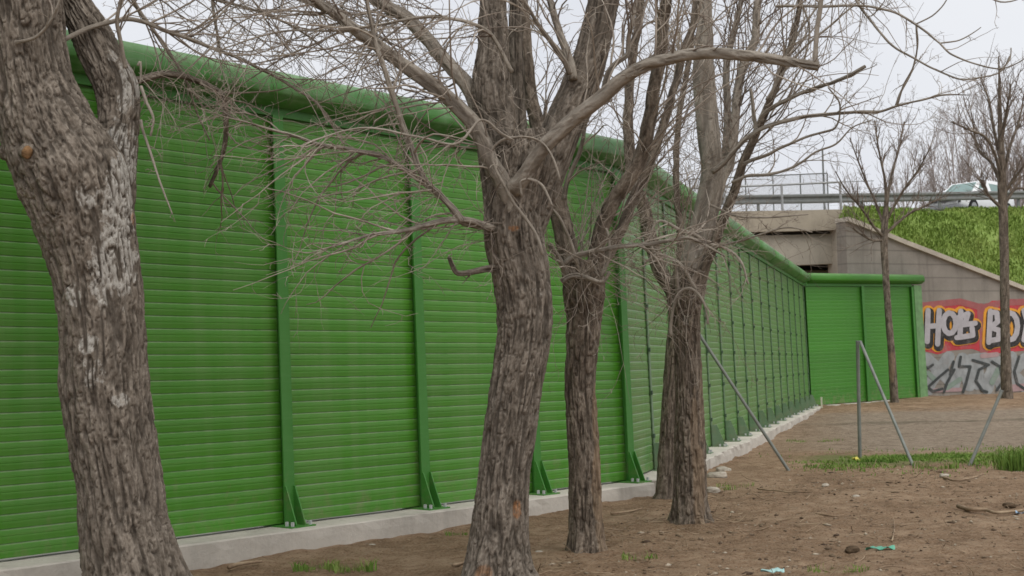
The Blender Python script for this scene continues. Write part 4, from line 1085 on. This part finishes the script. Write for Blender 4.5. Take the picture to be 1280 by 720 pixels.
# ---- young trees in front of the far walls
def upright_tree(tree, pts_px, d, w, n, lo, hi, t0=.35, bark=None, n2=4, ang=(.35, .75), rbase=.012, scar=()):
    pts = np.array([P(x, y, d) for x, y in pts_px]); rad = np.array([q * d / F / 2 for q in w])
    v, f, at = bark_tube(pts, rad, .06, 16, .006, .05, tree.seed, scar)
    mesh_obj('trunk', v, f, bark or tree.bark, tree.root, True, at)
    rg = tree.rg; sp, sr = smooth_path(pts, rad, .1)
    S, D, L, rr = spawn(sp[None], sr[None], 0, rg, ang=ang, t0=t0, total=n, rf=.45)
    tf = (S[:, 2] - S[:, 2].min()) / (np.ptp(S[:, 2]) + 1e-6)
    L = rg.uniform(lo, hi, n) * (1.05 - .65 * tf)
    D[:, 2] += .5; D /= np.linalg.norm(D, axis=1)[:, None]
    rr = np.clip(rr, .004, rbase * 1.6) * np.clip(L / hi * 1.4, .5, 1)
    a = grow(S, D, L, rr, rg, .12, (0, 0, .07)); tree.tw.append(a)
    b = spawn(*a, n2, rg, (.2, .55), (.35, .9), .15, rf=.6, rmin=.004); bb = grow(*b, rg, .14, (0, 0, .06), K=6); tree.tw.append(bb)
    c = spawn(*bb, 2, rg, (.2, .5), (.35, .9), .2, rf=.7, rmin=.0035); tree.tw.append(grow(*c, rg, .15, (0, 0, .04), K=5, tip=.6))
t6 = Tree('young_tree', 'slender young tree in front of the short end barrier, pale scar low on its trunk', [*G(1118, 500)[:2], float(gz(0, 39.5))], BARK_B, TWIG_D)
def small_trunk(tree, pts_px, d, w, masks=()):
    pts = np.array([P(x, y, d) for x, y in pts_px]); rad = np.array([q * d / F / 2 for q in w])
    v, f, at = bark_tube(pts, rad, .05, 16, .006, .05, tree.seed, masks)
    mesh_obj('trunk', v, f, tree.bark, tree.root, True, at)
def crown_limb(tree, px, w0, w1, d0, d1, n, lo, hi):
    px = [np.array(p, float) for p in px]; t = np.linspace(0, 1, len(px)); ds = d0 + (d1 - d0) * t
    pts = np.array([P(p[0], p[1], d) for p, d in zip(px, ds)]); rad = (w0 + (w1 - w0) * t) * ds / F / 2
    sp, sr = smooth_path(pts, rad, .1); v, f, at = bark_tube(sp, sr, .1, 8, .003, .05, tree.seed)
    mesh_obj('branch', v, f, BARK_B, tree.root, True, at)
    rg = tree.rg; S, D, L, rr = spawn(sp[None], sr[None], 0, rg, ang=(.3, .9), t0=.1, total=n, rf=.5)
    D[:, 2] += .35; D /= np.linalg.norm(D, axis=1)[:, None]; L = rg.uniform(lo, hi, n)
    a = grow(S, D, L, np.clip(rr, .006, .016), rg, .12, (0, 0, .07)); tree.tw.append(a)
    b = spawn(*a, 4, rg, (.25, .6), (.4, .9), .1, rf=.6, rmin=.0045); bb = grow(*b, rg, .14, (0, 0, .05), K=6); tree.tw.append(bb)
    c = spawn(*bb, 2, rg, (.25, .6), (.4, .9), .2, rf=.8, rmin=.004); tree.tw.append(grow(*c, rg, .15, (0, 0, .03), K=5, tip=.7))
small_trunk(t6, [(1120, 512), (1118, 500), (1115, 450), (1111, 400), (1107, 340), (1105, 300), (1107, 270), (1108, 250)], 39.6, [14, 11, 9.5, 8.5, 8.5, 9.5, 8, 5], [('scar', 1115, 458, 4, 20, 1.0)])
for px, dz in (([(1106, 298), (1092, 283), (1078, 262), (1058, 238), (1044, 214)], -1), ([(1106, 285), (1095, 255), (1078, 215), (1062, 172)], .6), ([(1108, 262), (1106, 225), (1098, 185), (1093, 150)], -.5),
               ([(1108, 258), (1114, 220), (1124, 185), (1130, 152)], .8), ([(1108, 275), (1128, 240), (1148, 212), (1164, 182)], -.6), ([(1107, 292), (1135, 268), (1160, 256), (1182, 244)], .4), ([(1106, 300), (1090, 300), (1075, 292), (1066, 285)], -.5)):
    crown_limb(t6, px, 4.2, 1.4, 39.6, 39.6 + dz, 15, .5, 1.5)
finish(t6)
t7 = Tree('young_tree', 'taller bare tree in front of the graffiti wall at the right edge', [*G(1259, 501)[:2], float(gz(0, 41))], BARK_B, TWIG_D)
small_trunk(t7, [(1260, 515), (1259, 501), (1257, 440), (1256, 380), (1255, 300), (1253, 240), (1252, 200), (1250, 150), (1249, 95), (1248, 70)], 40.2, [19, 15, 12, 11.5, 11, 12, 9, 6, 3, 1.5])
for px, dz in (([(1254, 238), (1246, 200), (1232, 172), (1210, 162), (1189, 152)], -1), ([(1253, 225), (1262, 185), (1274, 150), (1282, 108)], .6), ([(1256, 240), (1274, 215), (1292, 190)], -.6), ([(1252, 205), (1243, 165), (1236, 125), (1226, 100)], .9),
               ([(1251, 180), (1258, 140), (1264, 105)], -.8), ([(1254, 258), (1270, 236), (1292, 240)], .5), ([(1253, 235), (1240, 205), (1222, 185), (1214, 140)], 1.0), ([(1254, 262), (1236, 244), (1226, 224)], -.4)):
    crown_limb(t7, px, 5, 1.5, 40.2, 40.2 + dz, 18, .5, 1.7)
finish(t7)

# ---- far row of bare poplars beyond the road
variants = []
for k in range(4):
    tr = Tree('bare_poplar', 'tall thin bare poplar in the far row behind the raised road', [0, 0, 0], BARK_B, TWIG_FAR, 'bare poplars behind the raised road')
    tr.seed = 300 + k; tr.rg = np.random.default_rng(300 + k); rg = tr.rg
    hgt = 17.5
    pts = np.array([[.25 * math.sin(z * .35 + k), .2 * math.cos(z * .3 + k), z] for z in np.linspace(0, hgt, 9)]); rad = np.linspace(.13, .02, 9)
    v, f, at = bark_tube(pts, rad, .3, 9, .004, .08, 5 + k)
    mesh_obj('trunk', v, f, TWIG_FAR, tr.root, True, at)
    sp, sr = smooth_path(pts, rad, .3)
    S, D, L, rr = spawn(sp[None], sr[None], 0, rg, ang=(.35, .8), t0=.2, total=30, rf=.5)
    D[:, 2] += .75; D /= np.linalg.norm(D, axis=1)[:, None]
    L = rg.uniform(2.2, 6.0, 30) * (1.1 - .4 * S[:, 2] / hgt)
    a = grow(S, D, L, np.clip(rr, .016, .04), rg, .07, (0, 0, .08)); tr.tw.append(a)
    b = spawn(*a, 5, rg, (.2, .5), (.3, .7), .1, rf=.6, rmin=.009); bb = grow(*b, rg, .1, (0, 0, .08), K=6, tip=.5); tr.tw.append(bb)
    c = spawn(*bb, 3, rg, (.25, .6), (.3, .7), .1, rf=.7, rmin=.009); tr.tw.append(grow(*c, rg, .1, (0, 0, .05), K=5, tip=.7))
    finish(tr); variants.append(tr.root)
spots = [(1062, 92, .66), (1084, 86, .70), (1102, 95, .78), (1122, 84, .72), (1142, 90, .88), (1158, 85, .84), (1172, 95, .98), (1184, 84, .90), (1198, 90, 1.0), (1212, 83, .96), (1226, 92, 1.08), (1240, 86, 1.04), (1256, 93, 1.12), (1270, 85, 1.02), (1284, 90, 1.1), (1300, 86, 1.05), (1075, 105, .85), (1112, 108, .95), (1134, 102, .9), (1165, 110, 1.1), (1191, 106, 1.1), (1219, 104, 1.15), (1248, 110, 1.2), (1278, 108, 1.25)]
for i, (px, d, s) in enumerate(spots):
    o = variants[i] if i < 4 else copy_tree(variants[i % 4])
    q = P(px, 437, d); o.location = (q[0], q[1], 0); o.rotation_euler = (.05 * math.sin(i * 5.1), .07 * math.sin(i * 2.3 + 1), i * 1.7); o.scale = (s * 1.05, s * 1.05, s * .92)

# ------------------------------------------------------------------ leftover fence poles
def pole(a, b, r, label, foot):
    m = MB(); v = unit(b - a); m.tube([a - v * .25, b], r, 12)
    o = thing('fence_pole', label, 'fence pole', foot); m.build('pipe', STEEL_POST, o)
    c = MB(); c.tube([b, b + v * .012], r * 1.15, 12); c.build('end_cap', GALV_D, o)
    return o
b1 = G(1075, 574); top1 = P(1072, 427, (b1 - EYE) @ _f)
pole(b1, top1, .026, 'upright grey fence pole standing alone on the dirt', b1)
b2 = G(1142, 584); pole(b2, P(1075, 428, (b1 - EYE) @ _f - .03) - np.array([0, .03, 0]), .022, 'slanting grey strut leaning against the top of the upright fence pole', b2)
b3 = G(985, 587); pole(b3, P(872, 415, (b3 - EYE) @ _f + .2), .022, 'long slanting grey strut reaching up behind the pollard trunk', b3)
b4 = G(1212, 582); pole(b4, P(1252, 489, (b4 - EYE) @ _f + .2), .022, 'short slanting grey pole at right leaning towards the graffiti wall', b4)

# ------------------------------------------------------------------ grass strip and tufts
rg = np.random.default_rng(21); n = 42000
bx_ = rg.uniform(3.6, 11, n); by_ = rg.normal(19.5, .8, n) + .12 * (bx_ - 7)
c_ = fbm(np.stack([bx_ * .9, by_ * 1.2, 0 * bx_], -1), 3, 15)
kp = (c_ > rg.uniform(-.32, .35, n)) & (bx_ > 4.0 + rg.normal(0, .35, n))
bp = np.stack([bx_, by_, gz(bx_, by_) - .01], -1)[kp]
blades(bp, np.array([0, 0, 1.0]), (.02, .075), GRASS, 'grass_strip', 'strip of short green grass along the near edge of the gravel lane', 8, .014, .7)
def tuft(px, py, rad, n, L, label, seed):
    q = G(px, py); rg = np.random.default_rng(seed)
    rr = rad * np.sqrt(rg.uniform(0, 1, n)); a = rg.uniform(0, 6.283, n)
    b = np.stack([q[0] + rr * np.cos(a) * 1.5, q[1] + rr * np.sin(a), np.full(n, q[2] - .005)], -1)
    if n > 1000: rr_ = np.random.default_rng(4); b = b[rr_.uniform(0, 1, n) > .75 * (rr / rad) ** 1.5]
    o = blades(b, np.array([0, 0, 1.0]), L, GRASS, 'grass_tuft', None, seed, .008, .7, loc=tuple(q))
    tag(o, label, 'grass tuft', 'grass tufts in the dirt')
tuft(395, 712, .12, 130, (.03, .10), 'small grass tuft in front of the kerb, left one of a pair', 1)
tuft(440, 713, .13, 150, (.03, .11), 'grass tuft in front of the kerb, right one of a pair', 2)
tuft(800, 699, .10, 70, (.02, .08), 'sparse grass tuft right of the slim trunk', 3)
tuft(572, 668, .10, 50, (.02, .05), 'sparse grass tuft at the kerb left of the centre trunk', 5)
tuft(1046, 716, .14, 90, (.02, .08), 'grass tuft at the bottom edge below the green plastic scrap', 6)
tuft(895, 612, .16, 60, (.02, .07), 'thin weeds at the foot of the pollard trunk', 7)
tuft(920, 608, .16, 60, (.02, .07), 'thin weeds on the dirt right of the pollard trunk', 10)
tuft(1284, 588, .27, 1300, (.10, .42), 'tall lush grass clump at the right edge', 8)
tuft(1018, 552, .35, 160, (.02, .08), 'flat weeds on the gravel beside the receding kerb', 11)
tuft(1170, 586, .20, 160, (.04, .14), 'dense grass clump between the slanting poles', 12)

# ------------------------------------------------------------------ litter
def rock(c, r, seed, mat, name, label, cat, squash=.6, group=None):
    bm = bmesh.new(); bmesh.ops.create_icosphere(bm, subdivisions=3, radius=1)
    v = np.array([q.co[:] for q in bm.verts]); f = [tuple(q.index for q in ff.verts) for ff in bm.faces]; bm.free()
    d = np.sign(v) * np.abs(v) ** .8
    v = d * (1 + .35 * fbm(v * 1.3 + seed * 3.1, 3, seed))[:, None] * np.array([1.15, .9, squash]) * r
    o = mesh_obj(name, v + np.array(c), f, mat, loc=tuple(c)); tag(o, label, cat, group); return o
STONE = simple('stone', (.38, .34, .28), .9, .2, 0, .35, 12, .5); STONE_D = simple('clod', (.10, .07, .045), .95, .1, 0, .4, 20, .6)
BRICK = simple('clay_lump', (.27, .14, .075), .95, .1, 0, .3, 14, .6)
q = G(75, 716); rock(q + Zv * .03, .09, 3, BRICK, 'clay_lump', 'reddish brown clay lump in front of the kerb at far left', 'lump')
stones = [(895, 598, .11, 'pale rubble block at the end of the kerb behind the pollard trunk'), (905, 590, .09, 'pale rubble piece lying against the receding kerb'), (890, 615, .07, 'small rubble piece beside the pollard trunk base'), (548, 650, .05, 'whitish stone on the kerb edge left of the centre trunk'),
          (560, 655, .06, 'crumbled whitish lump at the kerb left of the centre trunk'), (465, 683, .025, 'small pale stone in front of the kerb'), (1070, 622, .035, 'pale stone in the middle of the bare dirt'), (674, 692, .03, 'flat pale stone right of the centre trunk'), (1032, 608, .04, 'pale flat stone left of centre on the far dirt'), (1180, 596, .05, 'whitish chip in front of the grass strip')]
for i, (x, y, r_, lb) in enumerate(stones):
    q = G(x, y)
    if i in (3, 4): q = q + RA.n * .02
    rock(q + Zv * r_ * .25, r_, 10 + i, STONE, 'stone', lb, 'stone', .55, 'loose stones on the dirt')
for i, (x, y, r_, lb) in enumerate([(1262, 634, .05, 'dark clod by the dry branch at right'), (1066, 690, .05, 'dark clod left of the green plastic scrap'), (270, 690, .05, 'dark clod beside the kerb near the forked trunk')]):
    q = G(x, y); rock(q + Zv * .015, r_, 40 + i, STONE_D, 'earth_clod', lb, 'clod', .6, 'dark earth clods')
DRY = mat_twig('dry_stick', (.12, .08, .05), (.28, .20, .13), (.42, .33, .22))
def stick(pts, r, label):
    q = [G(x, y) + Zv * (r + .012) for x, y in pts]
    sp, sr = smooth_path(np.array(q), np.linspace(r, r * .5, len(q)), .04)
    sp[:, 2] += .012 * fbm(sp * 6, 2, 3)
    m = MB(); m.tube(sp, sr, 7); o = m.build('dry_stick', DRY, None, True, loc=tuple(q[0])); tag(o, label, 'stick', 'dry sticks on the dirt')
stick([(286, 714), (305, 709), (328, 707)], .018, 'thick dry stick in front of the kerb right of the forked trunk')
stick([(322, 697), (334, 692), (340, 687)], .018, 'short dark stick leaning on the kerb')
stick([(1198, 637), (1215, 642), (1232, 642), (1248, 645), (1280, 642)], .022, 'long pale dry branch lying at the right edge')
stick([(764, 645), (790, 641), (803, 638)], .012, 'thin pale stick right of the slim trunk')
stick([(566, 711), (580, 707), (590, 706)], .012, 'thin stick left of the centre trunk base')
stick([(1115, 680), (1118, 665), (1117, 650)], .007, 'thin curved dry stem above the green plastic scrap')
stick([(948, 614), (985, 618), (1015, 619)], .01, 'thin dark twig lying flat in the middle of the dirt')
stick([(1180, 600), (1200, 603), (1230, 596)], .016, 'pale stick in front of the short slanting pole')
stick([(1020, 645), (1040, 647), (1055, 646)], .01, 'small dark twig on the open dirt')
def scrap(px, py, size, mat, label, seed):
    q = G(px, py); n = 16; rg = np.random.default_rng(seed)
    u_ = np.linspace(-1, 1, n); X, Y = np.meshgrid(u_, np.linspace(-1, 1, 6))
    base = np.stack([X, Y, 0 * X], -1)
    Zs = size[2] * (.5 + fbm(base * np.array([2.2, 1.2, 0]) + seed, 3, seed)) + .01
    bendy = .35 * size[1] * np.sin(X * 2.5 + seed)
    top_ = np.stack([q[0] + X * size[0], q[1] + Y * size[1] * (1 - .5 * X ** 2) + bendy, q[2] + Zs], -1).reshape(-1, 3)
    botm = top_ - np.array([0, 0, .004]); f = grid_faces(6, n, False); N = len(top_)
    o = mesh_obj('plastic_scrap', np.vstack([top_, botm]), np.vstack([f, f[:, ::-1] + N]), mat, smooth=True, loc=tuple(q)); tag(o, label, 'litter')
TEAL = simple('teal_plastic', (.10, .36, .24), .4, .4, 0, .3, 10); BLUE = simple('blue_plastic', (.30, .45, .60), .4, .4, 0, .2, 10); YEL = simple('yellow_plastic', (.72, .62, .12), .5, .4, 0, .15, 10)
scrap(1100, 688, (.11, .03, .025), TEAL, 'green plastic strip lying on the bare dirt', 2)
scrap(966, 717, (.08, .03, .025), simple('pale_teal_plastic', (.35, .55, .52), .4, .4, 0, .3, 10), 'pale turquoise plastic scrap at the bottom edge', 5)
scrap(1277, 644, (.05, .04, .03), BLUE, 'pale blue plastic scrap at the end of the dry branch', 6)
scrap(1070, 577, (.06, .05, .05), YEL, 'yellow wrapper in the grass at the upright fence pole', 8)
q = RB.at(RB.L - 1.2, .42, -.06); m = MB(); m.box(q + Zv * .2, (.05, .02, .30), None, .004); tag(m.build('marker_stake', simple('pale_stake', (.5, .5, .38), .7), loc=tuple(q)), 'small white stake at the far end of the receding barrier', 'stake')
# pale sticker on the near barrier seen through the fork
ray = _f + (113 - 640) / F * _r + (360 - 190) / F * _u
d = ((RA.p0 - EYE) @ RA.n + .03) / (ray @ RA.n); q = EYE + ray * d + RA.n * .01 - RA.n * LEAN * 1.6
m = MB(); m.box(q + RA.n * .04, (.075, .004, .10), (RA.u, RA.n, Zv)); tag(m.build('paper_sticker', WHITE_P, loc=tuple(q)), 'white sticker on the green barrier seen in the fork of the left trunk', 'sticker')

# uncountable bits: chips, crumbs and twiglets over the dirt
rg = np.random.default_rng(99); n = 9000
cx = rg.uniform(-3.5, 9, n); cy = 8 + 11 * rg.uniform(0, 1, n) ** 1.3
side_ = (np.stack([cx, cy, 0 * cx], -1) - RA.p0) @ RA.n; sideB = (np.stack([cx, cy, 0 * cx], -1) - RB.p0) @ RB.n
kp = (side_ > .4) & (sideB > .45); cx, cy = cx[kp], cy[kp]; n = len(cx)
s = .005 + .024 * rg.uniform(0, 1, n) ** 4
octv = np.array([[1, 0, 0], [-1, 0, 0], [0, 1, 0], [0, -1, 0], [0, 0, 1], [0, 0, -1]], float)
octf = np.array([[0, 2, 4], [2, 1, 4], [1, 3, 4], [3, 0, 4], [2, 0, 5], [1, 2, 5], [3, 1, 5], [0, 3, 5]])
an = rg.uniform(0, 6.283, n); el_ = rg.choice([1.0, 1.2, 2.5], n, p=[.35, .35, .3]); 
vv = octv[None] * (s[:, None, None] * np.stack([el_, np.ones(n) * .9, np.ones(n) * .6], -1)[:, None, :]) * rg.uniform(.6, 1.2, (n, 6, 1))
c_, s_ = np.cos(an)[:, None], np.sin(an)[:, None]
vx = vv[..., 0] * c_ - vv[..., 1] * s_; vy = vv[..., 0] * s_ + vv[..., 1] * c_
pp = np.stack([cx, cy, 0 * cx], -1); hh = gz(cx, cy) + .030 * fbm(pp * 1.1, 4, 3) + .022 * fbm(pp * 5, 3, 9) + .014 * np.maximum(0, fbm(pp * 12, 2, 21))
V = np.stack([vx + cx[:, None], vy + cy[:, None], vv[..., 2] + hh[:, None] + .003], -1).reshape(-1, 3)
Fc = (np.arange(n)[:, None, None] * 6 + octf[None]).reshape(-1, 3)
CHIP = M('chips', .9, .2); tn = np.repeat(rg.uniform(0, 1, n), 6)
CHIP.color(CHIP.ramp(CHIP.attr('tint'), [(0, (.07, .045, .03)), (.5, (.16, .115, .075)), (.8, (.25, .19, .13)), (1, (.46, .40, .31))]))
tag(mesh_obj('ground_litter', V, Fc, CHIP.m, attrs={'tint': tn}), 'crumbs, wood chips and pebbles scattered over the dirt', kind='stuff')
# dry twiglets and bark strips, denser by the trunks and the kerb
rg = np.random.default_rng(123); n = 900
cx = rg.uniform(-3.5, 8, n); cy = 8.3 + 10 * rg.uniform(0, 1, n) ** 1.2
k = n // 2
src = [t1.root, t2.root, t3.root, t4.root, t5.root]
for i in range(k):
    o = src[i % 5]; cx[i] = o.location.x + rg.normal(0, .55); cy[i] = o.location.y + rg.normal(0, .5)
side_ = (np.stack([cx, cy, 0 * cx], -1) - RA.p0) @ RA.n; sideB = (np.stack([cx, cy, 0 * cx], -1) - RB.p0) @ RB.n
kp = (side_ > .42) & (sideB > .47); cx, cy = cx[kp], cy[kp]; n = len(cx)
pp = np.stack([cx, cy, 0 * cx], -1); hh = gz(cx, cy) + .030 * fbm(pp * 1.1, 4, 3) + .022 * fbm(pp * 5, 3, 9)
a = rg.uniform(0, 6.283, n); D = np.stack([np.cos(a), np.sin(a), rg.normal(0, .05, n)], -1)
v, f = twig_mesh([grow(np.stack([cx, cy, hh + .012], -1), D, rg.uniform(.05, .32, n), rg.uniform(.002, .006, n), rg, .12, K=5, tip=.7)])
tag(mesh_obj('twig_litter', v, f, DRY, None, True), 'short dry twigs scattered over the dirt under the trees', kind='stuff')
